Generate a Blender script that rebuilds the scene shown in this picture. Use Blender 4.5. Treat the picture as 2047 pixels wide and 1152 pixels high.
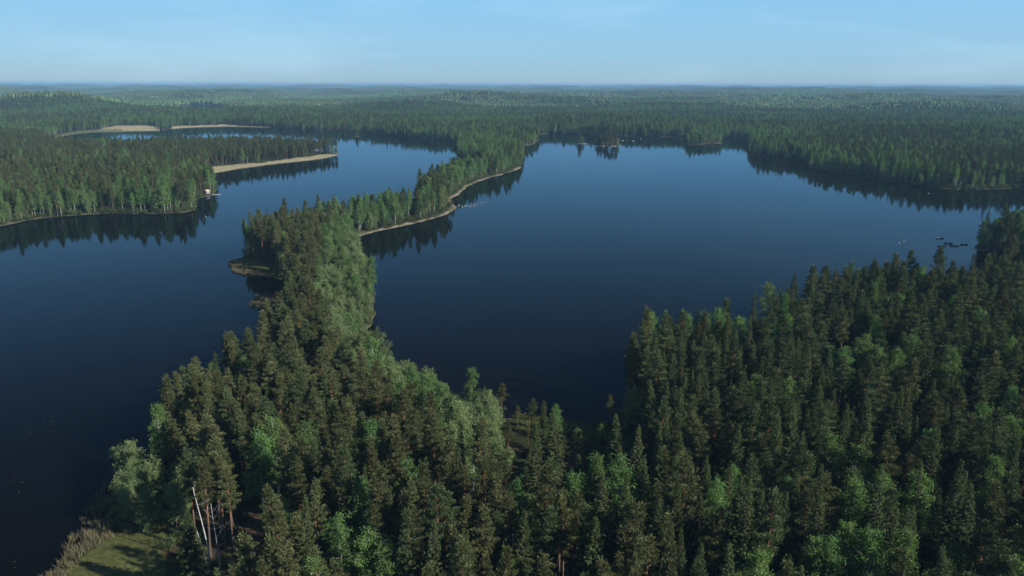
import bpy, math, random
import numpy as np
from mathutils import Vector, Matrix

scene = bpy.context.scene
for o in list(bpy.data.objects):
    bpy.data.objects.remove(o)

# ------------------------------------------------------------------ camera, sky, sun, exposure
CAM_H = 85.0
PITCH = math.radians(14.35)
LENS = 1591.0 / 2047.0 * 36.0
cam_data = bpy.data.cameras.new('camera')
cam_data.sensor_width = 36.0
cam_data.lens = LENS
cam_data.clip_start = 0.5
cam_data.clip_end = 80000.0
cam = bpy.data.objects.new('camera', cam_data)
cam.location = (0.0, 0.0, CAM_H)
cam.rotation_euler = (math.pi / 2 - PITCH, math.radians(-0.12), 0.0)
scene.collection.objects.link(cam)
scene.camera = cam

SUN_EL = math.radians(29.0)
SUN_AZ = math.radians(117.0)          # clockwise from the viewing direction (+Y): to the right and behind
to_sun = Vector((math.sin(SUN_AZ) * math.cos(SUN_EL), math.cos(SUN_AZ) * math.cos(SUN_EL), math.sin(SUN_EL)))

world = bpy.data.worlds.new('World')
scene.world = world
world.use_nodes = True
wn, wl = world.node_tree.nodes, world.node_tree.links
wn.clear()
w_out = wn.new('ShaderNodeOutputWorld')
w_bg = wn.new('ShaderNodeBackground')
w_bg.inputs['Strength'].default_value = 0.055
sky = wn.new('ShaderNodeTexSky')
sky.sky_type = 'NISHITA'
sky.sun_disc = False
sky.sun_elevation = SUN_EL
sky.sun_rotation = SUN_AZ
sky.altitude = 100.0
sky.air_density = 1.0
sky.dust_density = 0.0
sky.ozone_density = 5.0
# thin high cloud veil
w_tc = wn.new('ShaderNodeTexCoord')
w_map = wn.new('ShaderNodeMapping')
w_map.inputs['Scale'].default_value = (1.6, 1.6, 9.0)
w_noise = wn.new('ShaderNodeTexNoise')
w_noise.inputs['Scale'].default_value = 1.7
w_noise.inputs['Detail'].default_value = 7.0
w_noise.inputs['Roughness'].default_value = 0.55
w_noise.inputs['Distortion'].default_value = 0.4
w_ramp = wn.new('ShaderNodeMapRange')
w_ramp.inputs['From Min'].default_value = 0.50
w_ramp.inputs['From Max'].default_value = 0.80
w_ramp.inputs['To Max'].default_value = 0.34
w_mix = wn.new('ShaderNodeMixRGB')
w_mix.inputs['Color2'].default_value = (7.4, 9.8, 11.2, 1)
wl.new(w_tc.outputs['Generated'], w_map.inputs['Vector'])
wl.new(w_map.outputs['Vector'], w_noise.inputs['Vector'])
wl.new(w_noise.outputs['Fac'], w_ramp.inputs['Value'])
wl.new(w_ramp.outputs['Result'], w_mix.inputs['Fac'])
# summer haze low over the whole horizon, the same all round
w_sep = wn.new('ShaderNodeSeparateXYZ')
wl.new(w_tc.outputs['Generated'], w_sep.inputs['Vector'])
w_low = wn.new('ShaderNodeValToRGB')
w_low.color_ramp.elements[0].position = 0.0
w_low.color_ramp.elements[0].color = (0.350, 0.490, 0.550, 1)
w_low.color_ramp.elements[1].position = 0.09
w_low.color_ramp.elements[1].color = (0.285, 0.560, 0.760, 1)
w_mid = w_low.color_ramp.elements.new(0.035)
w_mid.color = (0.320, 0.545, 0.685, 1)
wl.new(w_sep.outputs['Z'], w_low.inputs['Fac'])
w_gain = wn.new('ShaderNodeVectorMath')
w_gain.operation = 'SCALE'
w_gain.inputs['Scale'].default_value = 12.0
wl.new(w_low.outputs['Color'], w_gain.inputs[0])
w_fall = wn.new('ShaderNodeMapRange')
w_fall.interpolation_type = 'SMOOTHSTEP'
w_fall.inputs['From Min'].default_value = 0.06
w_fall.inputs['From Max'].default_value = 0.42
w_fall.inputs['To Min'].default_value = 0.90
w_fall.inputs['To Max'].default_value = 0.0
wl.new(w_sep.outputs['Z'], w_fall.inputs['Value'])
w_haze = wn.new('ShaderNodeMixRGB')
wl.new(w_fall.outputs['Result'], w_haze.inputs['Fac'])
wl.new(sky.outputs['Color'], w_haze.inputs['Color1'])
wl.new(w_gain.outputs['Vector'], w_haze.inputs['Color2'])
wl.new(w_haze.outputs['Color'], w_mix.inputs['Color1'])
w_tint = wn.new('ShaderNodeMixRGB')            # the camera's cool white balance, over the whole sky alike
w_tint.blend_type = 'MULTIPLY'
w_tint.inputs['Fac'].default_value = 1.0
w_tint.inputs['Color2'].default_value = (0.92, 0.98, 1.06, 1)
wl.new(w_mix.outputs['Color'], w_tint.inputs['Color1'])
wl.new(w_tint.outputs['Color'], w_bg.inputs['Color'])
wl.new(w_bg.outputs['Background'], w_out.inputs['Surface'])

sun_data = bpy.data.lights.new('sun', 'SUN')
sun_data.energy = 5.0
sun_data.angle = math.radians(0.53)
sun_data.color = (1.0, 0.95, 0.87)
sun = bpy.data.objects.new('sun', sun_data)
sun.rotation_euler = to_sun.to_track_quat('Z', 'Y').to_euler()
sun.location = (200, -200, 400)
scene.collection.objects.link(sun)

scene.view_settings.view_transform = 'Standard'
scene.view_settings.look = 'None'
scene.view_settings.exposure = 0.75
scene.view_settings.gamma = 1.0
scene.view_settings.use_curve_mapping = False
scene.render.engine = 'CYCLES'
scene.cycles.use_denoising = True
scene.cycles.max_bounces = 6
scene.cycles.diffuse_bounces = 2
scene.cycles.glossy_bounces = 3
scene.cycles.transmission_bounces = 3
scene.cycles.volume_bounces = 0
scene.cycles.sample_clamp_indirect = 4.0

# ------------------------------------------------------------------ survey of the place (metres, drone over the origin)
SPIT_R = [(-91.0, 444.5), (-83.5, 461.7), (-73.9, 476.8), (-63.8, 492.8), (-55.6, 504.1), (-46.0, 524.0), (-41.5, 543.3), (-38.5, 561.6), (-43.5, 581.1), (-46.9, 596.6), (-45.8, 612.9), (-42.1, 633.1), (-38.6, 670.9), (-34.2, 702.2), (-26.9, 732.6), (-16.0, 761.2), (-4.2, 787.6), (5.9, 825.7), (11.6, 867.6)]
LAKE_RIGHT = [(-91.0, 444.5), (-83.5, 461.7), (-73.9, 476.8), (-63.8, 492.8), (-55.6, 504.1), (-46.0, 524.0), (-41.5, 543.3), (-38.5, 561.6), (-43.5, 581.1), (-46.9, 596.6), (-45.8, 612.9), (-42.1, 633.1), (-38.6, 670.9), (-34.2, 702.2), (-26.9, 732.6), (-16.0, 761.2), (-4.2, 787.6), (5.9, 825.7), (11.6, 867.6), (15.2, 958.3), (12.1, 1053.4), (4.5, 1103.8), (24.8, 1159.1), (39.7, 1220.2), (43.5, 1312.1), (40.4, 1404.6), (68.1, 1440.8), (111.0, 1418.8), (151.8, 1390.6), (192.9, 1376.9), (225.9, 1370.1), (272.8, 1350.2), (310.1, 1330.9), (339.9, 1318.3), (358.6, 1312.1), (370.4, 1287.9), (360.4, 1231.0), (325.0, 1112.6), (310.6, 1053.4), (298.5, 985.7), (306.2, 951.7), (329.5, 941.9), (328.8, 895.9), (310.7, 830.7), (313.3, 806.2), (327.2, 796.8), (339.8, 757.0), (347.6, 713.3), (358.0, 681.0), (378.7, 664.3), (407.5, 674.3), (433.8, 674.3), (486.9, 657.8), (560.7, 601.9), (630.8, 530.3), (469.0, 388.7), (364.8, 413.5), (310.8, 431.3), (287.8, 440.0), (272.1, 443.0), (254.8, 429.9), (248.5, 421.6), (248.8, 413.5), (257.6, 407.1), (259.1, 388.7), (238.7, 356.4), (219.1, 346.7), (184.2, 307.0), (166.9, 304.1), (151.3, 304.1), (137.0, 307.0), (121.8, 298.4), (104.8, 282.4), (89.2, 265.0), (75.0, 234.5), (65.1, 240.5), (55.7, 240.5), (43.7, 234.5), (37.8, 238.8), (34.5, 226.2), (32.0, 210.3), (30.6, 197.9), (28.6, 189.2), (25.7, 187.7), (18.9, 190.5), (10.0, 193.6), (2.2, 195.2), (-3.1, 193.6), (-9.5, 190.5), (-16.0, 191.4), (-21.6, 198.2), (-32.0, 213.3), (-40.2, 230.6), (-47.5, 247.1), (-50.4, 254.8), (-51.5, 264.7), (-50.8, 274.7), (-51.8, 289.4), (-56.3, 314.1), (-63.2, 346.7), (-70.6, 377.4), (-80.0, 410.9)]
LAKE_LEFT = [(-27.7, 875.0), (-31.4, 834.7), (-39.7, 797.4), (-49.8, 770.9), (-59.3, 741.4), (-65.4, 709.3), (-68.5, 676.1), (-70.6, 635.9), (-72.8, 613.2), (-72.9, 596.1), (-68.5, 580.9), (-62.5, 562.5), (-66.2, 547.2), (-70.7, 532.2), (-80.0, 515.7), (-89.0, 506.6), (-100.5, 491.8), (-111.9, 477.0), (-122.0, 452.0), (-134.0, 430.0), (-140.0, 412.0), (-136.4, 395.9), (-137.8, 384.1), (-129.0, 366.6), (-116.1, 355.4), (-106.9, 350.6), (-100.2, 341.2), (-92.9, 324.6), (-90.6, 308.0), (-87.1, 290.8), (-80.1, 271.7), (-75.5, 247.1), (-76.2, 217.2), (-81.1, 199.6), (-84.7, 183.5), (-84.6, 165.1), (-83.7, 153.8), (-82.6, 147.2), (-83.0, 142.7), (-82.6, 136.8), (-82.4, 130.1), (-82.2, 124.4), (-81.2, 116.7), (-79.4, 105.6), (-87.2, 95.3), (-137.1, 95.3), (-350.9, 206.6), (-473.0, 312.5), (-430.8, 388.7), (-359.2, 441.5), (-311.8, 478.5), (-310.8, 507.9), (-295.8, 521.9), (-276.8, 530.3), (-251.4, 533.5), (-229.7, 530.3), (-218.6, 543.3), (-222.0, 559.2), (-240.1, 594.0), (-237.5, 608.8), (-235.3, 627.2), (-244.3, 661.1), (-265.6, 713.3), (-294.8, 769.8), (-285.6, 825.7), (-257.3, 890.1), (-225.0, 941.9), (-213.2, 1003.6), (-231.9, 1037.6), (-249.2, 1045.4), (-308.0, 1069.7), (-381.1, 1069.7), (-457.4, 1061.4), (-504.4, 1022.2), (-618.4, 1078.0), (-702.2, 1220.2), (-742.9, 1343.7), (-757.5, 1418.8), (-744.7, 1463.4), (-718.0, 1502.7), (-663.6, 1527.2), (-656.4, 1578.9), (-655.1, 1624.6), (-595.3, 1683.0), (-540.2, 1673.0), (-487.5, 1634.0), (-408.2, 1561.3), (-359.8, 1519.0), (-300.3, 1502.7), (-228.9, 1404.6), (-186.7, 1350.2), (-141.1, 1276.1), (-92.4, 1258.8), (-78.1, 1149.5), (-70.4, 1014.7), (-58.6, 907.7)]
FAR_POND = [(-922.3, 2194.3), (-787.4, 2194.3), (-1044.2, 2978.8), (-1239.2, 3407.3), (-1343.0, 3327.5)]
ISLAND_A = [(114.0, 1159.1), (134.9, 1135.4), (155.0, 1154.3), (159.8, 1173.8), (146.9, 1194.0), (122.7, 1188.9)]
ISLAND_B = [(250.4, 1178.8), (276.4, 1183.8), (310.9, 1204.3), (323.0, 1231.0), (307.8, 1253.1), (269.3, 1236.4)]
ISLAND_C = [(-266.1, 1350.2), (-257.8, 1337.3), (-254.4, 1350.2), (-260.4, 1368.8), (-267.1, 1368.8)]
ISLAND_D = [(93.3, 1188.9), (103.4, 1178.8), (111.6, 1196.0), (106.1, 1209.5), (98.2, 1204.3)]
Z_TAN_POINT = [(-295.1, 765.5), (-283.1, 818.3), (-254.9, 881.5), (-222.8, 932.3), (-211.2, 1000.0), (-226.9, 989.2), (-243.5, 945.1), (-275.2, 875.9), (-298.7, 848.8), (-312.1, 811.0)]
Z_TAN_FIELD = [(-753.1, 1471.1), (-649.6, 1494.6), (-683.8, 1570.0), (-733.7, 1643.6), (-796.6, 1643.6), (-779.3, 1561.3)]
Z_TAN_FIELD2 = [(-657.6, 1570.0), (-647.7, 1606.0), (-588.4, 1663.1), (-484.1, 1622.7), (-489.7, 1641.7), (-601.7, 1701.4), (-663.5, 1645.5), (-676.3, 1615.2)]
Z_TAN_LAGOON = [(-696.2, 1209.5), (-739.4, 1337.3), (-753.7, 1411.7), (-740.9, 1455.8), (-714.2, 1494.6), (-729.6, 1527.2), (-769.1, 1502.7), (-781.4, 1455.8), (-769.5, 1376.9), (-715.9, 1231.0)]
Z_MEADOW = [(-74.8, 138.2), (-77.2, 135.0), (-78.5, 131.0), (-80.0, 126.9), (-81.3, 122.9), (-77.8, 105.6), (-56.1, 105.6), (-61.5, 124.8), (-65.6, 134.7), (-68.6, 141.8), (-72.6, 140.9)]
Z_BAYGRASS = [(0.9, 196.9), (10.1, 194.9), (19.0, 191.7), (28.7, 189.8), (24.5, 177.5), (17.8, 177.3), (9.4, 179.8), (2.7, 183.8)]
Z_GRASSPOINT = [(-139.6, 386.4), (-128.3, 364.5), (-115.0, 353.5), (-106.3, 348.6), (-105.9, 353.5), (-114.3, 366.6), (-126.5, 383.0), (-134.9, 393.5)]
Z_CLEAR = [(-52.8, 145.6), (-48.4, 149.6), (-43.2, 136.4), (-41.4, 124.8), (-42.8, 118.0), (-47.1, 118.0)]
Z_WILLOW = [(-104.2, 424.3), (-91.6, 447.6), (-79.4, 410.9), (-69.9, 377.4), (-62.5, 346.7), (-55.5, 314.1), (-50.2, 284.2), (-50.3, 264.7), (-49.8, 254.8), (-46.9, 247.1), (-31.4, 214.1), (-21.4, 199.6), (-15.4, 192.3), (-1, 191), (-2.4, 148), (-12.3, 157), (-19, 168), (-34, 187), (-50, 214), (-62, 248), (-74, 284), (-86, 346)]
Z_OPEN = [(-2, 199), (31, 192), (28, 146), (21, 140), (4, 139), (-1.5, 146)]
Z_SPRUCE = [(39.1, 210.3), (70.7, 222.0), (94.1, 206.6), (99.2, 175.4), (92.5, 151.6), (68.0, 105.6), (20.5, 100.3), (13.3, 118.0), (23.9, 151.6), (30.4, 180.9)]
SPECIAL_SPRUCE = [((9.0, 153.3), 17), ((21.6, 149.9), 18), ((-51.9, 114.5), 17), ((12.4, 138.2), 15), ((56.3, 186.5), 19), ((1.7, 111.2), 18), ((12.2, 107.3), 19), ((51.6, 187.4), 20)]
Z_RIGHTPINE = [(131.6, 297.7), (259.8, 312.5), (189.5, 222.0), (100.4, 222.0)]
Z_REED_A = [(-81.9, 154.8), (-88.6, 160.4), (-87.0, 149.6), (-84.2, 134.7), (-83.0, 125.1), (-81.1, 118.0), (-78.1, 121.1), (-78.4, 127.4), (-77.4, 131.7), (-75.8, 136.1), (-72.6, 138.5), (-70.0, 142.7), (-72.8, 150.6)]
Z_REED_B = [(-137.8, 384.1), (-138.2, 379.6), (-129.6, 361.4), (-115.3, 350.6), (-106.1, 347.7), (-109.0, 352.5), (-122.1, 361.4)]
Z_REED_C = [(-104.3, 303.5), (-104.2, 314.9), (-99.1, 320.5), (-92.9, 308.7), (-92.9, 300.6), (-97.9, 297.7)]
Z_LILY = [[(-128.0, 189.8), (-119.5, 197.9), (-112.5, 189.8), (-118.9, 180.9)], [(-111.3, 160.4), (-106.4, 161.6), (-102.0, 154.8), (-104.9, 151.6)], [(-105.3, 174.0), (-100.4, 180.9), (-98.4, 178.1), (-102.7, 171.4)], [(-92.5, 128.2), (-89.8, 129.8), (-87.1, 126.6), (-90.2, 125.1)]]
SPECIAL_BIRCH = [((-49.1, 142.2), 18), ((-40.6, 146.3), 17), ((-76.2, 193.4), 15), ((-47.1, 145.4), 19), ((-21.4, 187.6), 14), ((-17.4, 181.6), 14), ((-23.5, 186.7), 13), ((11.7, 129.6), 16), ((20.2, 131.0), 18), ((76.3, 219.0), 17), ((79.8, 218.2), 15), ((90.6, 223.9), 14), ((96.4, 205.7), 17), ((87.8, 199.3), 16), ((97.8, 202.3), 15), ((61.1, 139.9), 18), ((65.3, 136.2), 17), ((58.1, 121.4), 18), ((51.6, 108.6), 17), ((53.9, 105.1), 18), ((47.4, 105.4), 16), ((46.2, 106.0), 16), ((65.6, 127.3), 16), ((71.1, 124.5), 17), ((36.2, 105.0), 15), ((-21.7, 108.8), 16), ((-19.3, 107.6), 15), ((67.5, 108.3), 14), ((68.4, 229.4), 17), ((65.6, 228.3), 15), ((154.6, 290.6), 18), ((93.6, 278.2), 18), ((-72.5, 146.4), 11), ((-80.2, 154.6), 11), ((-73.6, 144.0), 10), ((-83.2, 158.0), 10), ((-52.0, 246.4), 13), ((-27.9, 115.8), 14), ((41.7, 231.4), 18), ((106.9, 156.8), 14), ((83.0, 127.5), 12), ((-41.1, 127.5), 12), ((-8.0, 150.3), 13), ((-78.1, 148.4), 10), ((-77.6, 152.2), 11), ((-74.4, 140.7), 9), ((-69.6, 136.4), 10), ((-74.8, 144.0), 10), ((-77.6, 144.9), 9)]
DEAD = {'bare_birch': (-49.2, 118.6), 'lean_a': (-50.9, 118.6), 'lean_b': (-53.6, 125.2), 'snag': (-17.5, 111.4), 'dead_spruce': (73.1, 121.3), 'bare_alder': (-19.4, 173.8), 'tall_pine': (-58.6, 144.3)}
PT = {'cabin': (-241.3, 627.2), 'jetty': (-232.8, 625.8), 'far_house': (-1335.3, 3407.3), 'far_house2': (-1324.6, 3327.5), 'stone_bay': (13.6, 198.6), 'stone_alder': (-52.1, 261.9), 'canoe1': (245.2, 448.3), 'canoe2': (242.1, 433.5), 'canoe3': (241.4, 426.4), 'canoe4': (248.8, 429.9), 'canoe5': (234.5, 425.7), 'canoe6': (249.1, 430.6), 'buoy1': (218.4, 437.8), 'buoy2': (215.0, 434.2), 'buoy3': (221.6, 441.5), 'stone1': (172.7, 1258.8), 'stone2': (181.3, 1270.3), 'stone3': (188.3, 1253.1), 'stone4': (207.2, 1299.9), 'stone5': (89.2, 1204.3), 'stone6': (56.4, 890.1), 'stone7': (-87.3, 1209.5), 'stone8': (-200.9, 517.9), 'stone9': (337.7, 643.7), 'bar': (-37.9, 568.7), 'log': (35.3, 221.2)}
# ------------------------------------------------------------------ numeric helpers
rng = np.random.default_rng(7)

def densify(poly, step):
    out = []
    n = len(poly)
    for i in range(n):
        a = np.array(poly[i], float); b = np.array(poly[(i + 1) % n], float)
        k = max(1, int(np.linalg.norm(b - a) / step))
        for j in range(k):
            out.append(a + (b - a) * j / k)
    return np.array(out)

def smooth_poly(poly, it=1):
    p = np.array(poly, float)
    for _ in range(it):                       # Chaikin corner cutting
        q = np.roll(p, -1, axis=0)
        p = np.stack([p * 0.75 + q * 0.25, p * 0.25 + q * 0.75], 1).reshape(-1, 2)
    return p

def inside(px, py, poly):
    poly = np.asarray(poly, float)
    res = np.zeros(px.shape, bool)
    n = len(poly)
    for i in range(n):
        x1, y1 = poly[i]; x2, y2 = poly[(i + 1) % n]
        if y1 == y2:
            continue
        c = (y1 > py) != (y2 > py)
        if not c.any():
            continue
        res ^= c & (px < (x2 - x1) * (py - y1) / (y2 - y1) + x1)
    return res

def seg_dist(px, py, poly, best):
    poly = np.asarray(poly, float)
    n = len(poly)
    for i in range(n):
        x1, y1 = poly[i]; x2, y2 = poly[(i + 1) % n]
        dx, dy = x2 - x1, y2 - y1
        l2 = dx * dx + dy * dy + 1e-9
        t = np.clip(((px - x1) * dx + (py - y1) * dy) / l2, 0, 1)
        d = (px - x1 - t * dx) ** 2 + (py - y1 - t * dy) ** 2
        np.minimum(best, d, out=best)
    return best

WATERS = [smooth_poly(p, 1) for p in (LAKE_RIGHT, LAKE_LEFT, FAR_POND)]
ISLES = [smooth_poly(p, 1) for p in (ISLAND_A, ISLAND_B, ISLAND_C, ISLAND_D)]

def waves(x, y, seed, n, wl_lo, wl_hi):
    r = np.random.default_rng(seed)
    s = np.zeros_like(x, float)
    for _ in range(n):
        a = r.uniform(0, 2 * np.pi); w = r.uniform(wl_lo, wl_hi); ph = r.uniform(0, 6.28)
        k = 2 * np.pi / w
        s += np.sin((x * math.cos(a) + y * math.sin(a)) * k + ph)
    return s / math.sqrt(n)

def shore_dist(x, y):
    """signed distance to the shoreline: positive on land"""
    x = np.asarray(x, float); y = np.asarray(y, float)
    best = np.full(x.shape, 1e12)
    near = (y < 4200) & (np.abs(x) < 3200)
    sub = np.full(int(near.sum()), 1e12)
    xs, ys = x[near], y[near]
    wet = np.zeros(xs.shape, bool)
    for p in WATERS:
        seg_dist(xs, ys, p, sub)
        wet |= inside(xs, ys, p)
    for p in ISLES:
        seg_dist(xs, ys, p, sub)
        wet &= ~inside(xs, ys, p)
    d = np.sqrt(sub)
    d[wet] *= -1
    jit = 0.55 * waves(xs, ys, 3, 5, 6, 17) + 1.0 * waves(xs, ys, 4, 4, 25, 60) * np.clip((np.hypot(xs, ys) - 350) / 400, 0, 1.2)
    d = d + jit * np.clip(1.6 - np.abs(d) / 14, 0, 1)
    out = np.full(x.shape, 600.0)
    out[near] = d
    return out

def ground_z(x, y, sd=None):
    if sd is None:
        sd = shore_dist(x, y)
    r = np.hypot(x, y)
    land = np.clip(sd, 0, None)
    base = 0.30 * np.clip(sd / 1.2, 0, 1) + 3.0 * (1 - np.exp(-land / 28))
    amp = np.interp(r, [0, 500, 1300, 2500, 5000, 9000, 16000], [1.0, 2.0, 5, 26, 27, 27, 33])
    hill = (0.75 * waves(x, y, 11, 6, 1000, 2900) + 0.45 * waves(x, y, 12, 6, 500, 1200)) * amp
    hill += np.interp(r, [1500, 5000, 10000, 18000, 26000], [0, 0, 0, 5, 8])
    bump = 0.5 * waves(x, y, 13, 6, 40, 150)
    inland = np.clip((sd - 25) / 350, 0, 1)
    inland = inland * inland * (3 - 2 * inland)
    z = base + np.maximum(hill, -2.0 * inland - base + 0.6) * inland + bump * np.clip(sd / 30, 0, 1)
    z = np.where(sd > 0, np.maximum(z, 0.02 + 0.28 * np.clip(sd / 1.2, 0, 1)), np.maximum(sd * 0.35, -6.0) - 0.05)
    return z

# ------------------------------------------------------------------ scene helpers
col = scene.collection

def link(o, parent=None):
    col.objects.link(o)
    if parent is not None:
        o.parent = parent
    return o

def tag(o, label=None, cat=None, group=None, kind=None):
    if label: o['label'] = label
    if cat: o['category'] = cat
    if group: o['group'] = group
    if kind: o['kind'] = kind
    return o

def empty(name, loc=(0, 0, 0), rz=0.0):
    o = bpy.data.objects.new(name, None)
    o.empty_display_size = 0.5
    o.location = loc
    o.rotation_euler = (0, 0, rz)
    return link(o)

def quads_mesh(name, V, Q, mats, mat_idx=None, tone=None, smooth=None):
    """V (n,3), Q (m,4) int"""
    me = bpy.data.meshes.new(name)
    V = np.ascontiguousarray(V, np.float32); Q = np.ascontiguousarray(Q, np.int32)
    me.vertices.add(len(V)); me.vertices.foreach_set('co', V.ravel())
    me.loops.add(Q.size); me.loops.foreach_set('vertex_index', Q.ravel())
    me.polygons.add(len(Q)); me.polygons.foreach_set('loop_start', np.arange(0, Q.size, 4, dtype=np.int32))
    for m in mats:
        me.materials.append(m)
    if mat_idx is not None:
        me.polygons.foreach_set('material_index', np.ascontiguousarray(mat_idx, np.int32))
    if smooth is not None:
        me.polygons.foreach_set('use_smooth', np.ascontiguousarray(smooth, bool))
    me.update(calc_edges=True)
    if tone is not None:
        a = me.attributes.new('tone', 'FLOAT', 'FACE')
        a.data.foreach_set('value', np.ascontiguousarray(tone, np.float32))
    return me

class Geo:
    """collects quads with a material slot and a tone value per face"""
    def __init__(self):
        self.V, self.Q, self.M, self.T, self.S, self.n = [], [], [], [], [], 0
    def add(self, V, Q, mat=0, tone=0.5, smooth=False):
        V = np.asarray(V, float); Q = np.asarray(Q, int)
        self.V.append(V); self.Q.append(Q + self.n); self.n += len(V)
        self.M.append(np.full(len(Q), mat))
        self.T.append(np.broadcast_to(np.asarray(tone, float), (len(Q),)))
        self.S.append(np.full(len(Q), smooth))
    def tube(self, pts, radii, sides=7, mat=0, tone=0.5):
        pts = np.asarray(pts, float); radii = np.asarray(radii, float)
        n = len(pts)
        t = np.gradient(pts, axis=0); t /= np.linalg.norm(t, axis=1)[:, None] + 1e-9
        ref = np.array([1.0, 0.13, 0.07]) if abs(t[0, 2]) > 0.7 else np.array([0, 0, 1.0])
        u = np.cross(t, ref); u /= np.linalg.norm(u, axis=1)[:, None] + 1e-9
        v = np.cross(t, u)
        a = np.arange(sides) * 2 * np.pi / sides
        ring = pts[:, None, :] + radii[:, None, None] * (np.cos(a)[None, :, None] * u[:, None, :] + np.sin(a)[None, :, None] * v[:, None, :])
        V = ring.reshape(-1, 3)
        i = np.arange(n - 1)[:, None] * sides; j = np.arange(sides)[None, :]; k = (j + 1) % sides
        Q = np.stack([i + j, i + k, i + sides + k, i + sides + j], -1).reshape(-1, 4)
        self.add(V, Q, mat, tone, True)
    def cards(self, c, a, L, W, r, mat=0, tone=0.5, flat=None):
        """diamond leaves: base c, axis a, random roll; flat = preferred normal"""
        c = np.asarray(c, float); n = len(c)
        a = np.asarray(a, float); a = a / (np.linalg.norm(a, axis=1)[:, None] + 1e-9)
        q = r.normal(size=(n, 3))
        if flat is not None:
            q = q * 0.45 + np.asarray(flat)
            s = np.cross(a, q)
        else:
            s = np.cross(a, q)
        s /= np.linalg.norm(s, axis=1)[:, None] + 1e-9
        L = np.broadcast_to(L, (n,))[:, None]; W = np.broadcast_to(W, (n,))[:, None]
        V = np.stack([c, c + a * L * 0.5 + s * W * 0.5, c + a * L, c + a * L * 0.5 - s * W * 0.5], 1).reshape(-1, 3)
        Q = np.arange(4 * n).reshape(n, 4)
        self.add(V, Q, mat, tone, False)
    def box(self, lo, hi, mat=0, tone=0.5):
        x0, y0, z0 = lo; x1, y1, z1 = hi
        V = [(x0, y0, z0), (x1, y0, z0), (x1, y1, z0), (x0, y1, z0), (x0, y0, z1), (x1, y0, z1), (x1, y1, z1), (x0, y1, z1)]
        Q = [(0, 3, 2, 1), (4, 5, 6, 7), (0, 1, 5, 4), (1, 2, 6, 5), (2, 3, 7, 6), (3, 0, 4, 7)]
        self.add(V, Q, mat, tone)
    def mesh(self, name, mats):
        return quads_mesh(name, np.concatenate(self.V), np.concatenate(self.Q), mats, np.concatenate(self.M), np.concatenate(self.T), np.concatenate(self.S))

# ------------------------------------------------------------------ materials
def new_mat(name):
    m = bpy.data.materials.new(name)
    m.use_nodes = True
    m.node_tree.nodes.clear()
    return m, m.node_tree.nodes, m.node_tree.links

def ramp(nodes, stops):
    r = nodes.new('ShaderNodeValToRGB')
    els = r.color_ramp.elements
    while len(els) < len(stops):
        els.new(0.5)
    for e, (p, c) in zip(els, stops):
        e.position = p; e.color = (*c, 1)
    return r

def leaf_mat(name, dark, light, hue_var, val_var=0.5, trans=0.22, tcol=None):
    """foliage: per-clump tone (attribute) plus a tint of its own for every tree"""
    m, n, l = new_mat(name)
    out = n.new('ShaderNodeOutputMaterial')
    at = n.new('ShaderNodeAttribute'); at.attribute_name = 'tone'
    cr = ramp(n, [(0.0, dark), (1.0, light)])
    l.new(at.outputs['Fac'], cr.inputs['Fac'])
    oi = n.new('ShaderNodeObjectInfo')
    mr = n.new('ShaderNodeMapRange')
    mr.inputs['To Min'].default_value = 1 - val_var * 0.55; mr.inputs['To Max'].default_value = 1 + val_var * 0.55
    l.new(oi.outputs['Random'], mr.inputs['Value'])
    wn_ = n.new('ShaderNodeTexWhiteNoise'); wn_.noise_dimensions = '1D'
    l.new(oi.outputs['Random'], wn_.inputs['W'])
    mh = n.new('ShaderNodeMapRange')
    mh.inputs['To Min'].default_value = 0.5 - hue_var; mh.inputs['To Max'].default_value = 0.5 + hue_var
    l.new(wn_.outputs['Value'], mh.inputs['Value'])
    hs = n.new('ShaderNodeHueSaturation')
    l.new(mh.outputs['Result'], hs.inputs['Hue'])
    l.new(mr.outputs['Result'], hs.inputs['Value'])
    l.new(cr.outputs['Color'], hs.inputs['Color'])
    d = n.new('ShaderNodeBsdfDiffuse')
    t = n.new('ShaderNodeBsdfTranslucent')
    mx = n.new('ShaderNodeMixShader'); mx.inputs['Fac'].default_value = trans
    l.new(hs.outputs['Color'], d.inputs['Color'])
    tm = n.new('ShaderNodeMixRGB'); tm.blend_type = 'MULTIPLY'; tm.inputs['Fac'].default_value = 1.0
    tm.inputs['Color2'].default_value = (*(tcol or (1.1, 1.3, 0.6)), 1)
    l.new(hs.outputs['Color'], tm.inputs['Color1'])
    l.new(tm.outputs['Color'], t.inputs['Color'])
    l.new(d.outputs['BSDF'], mx.inputs[1]); l.new(t.outputs['BSDF'], mx.inputs[2])
    l.new(mx.outputs['Shader'], out.inputs['Surface'])
    return m

def plain_mat(name, col_a, col_b=None, scale=4.0, rough=0.85, detail=4.0, bump=0.0, coords='Object'):
    m, n, l = new_mat(name)
    out = n.new('ShaderNodeOutputMaterial'); b = n.new('ShaderNodeBsdfPrincipled')
    b.inputs['Roughness'].default_value = rough
    b.inputs['Specular IOR Level'].default_value = 0.25
    tc = n.new('ShaderNodeTexCoord'); nz = n.new('ShaderNodeTexNoise')
    nz.inputs['Scale'].default_value = scale; nz.inputs['Detail'].default_value = detail
    l.new(tc.outputs[coords], nz.inputs['Vector'])
    cr = ramp(n, [(0.3, col_a), (0.7, col_b or col_a)])
    l.new(nz.outputs['Fac'], cr.inputs['Fac'])
    l.new(cr.outputs['Color'], b.inputs['Base Color'])
    if bump:
        bp = n.new('ShaderNodeBump'); bp.inputs['Strength'].default_value = bump
        l.new(nz.outputs['Fac'], bp.inputs['Height']); l.new(bp.outputs['Normal'], b.inputs['Normal'])
    l.new(b.outputs['BSDF'], out.inputs['Surface'])
    return m

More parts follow.
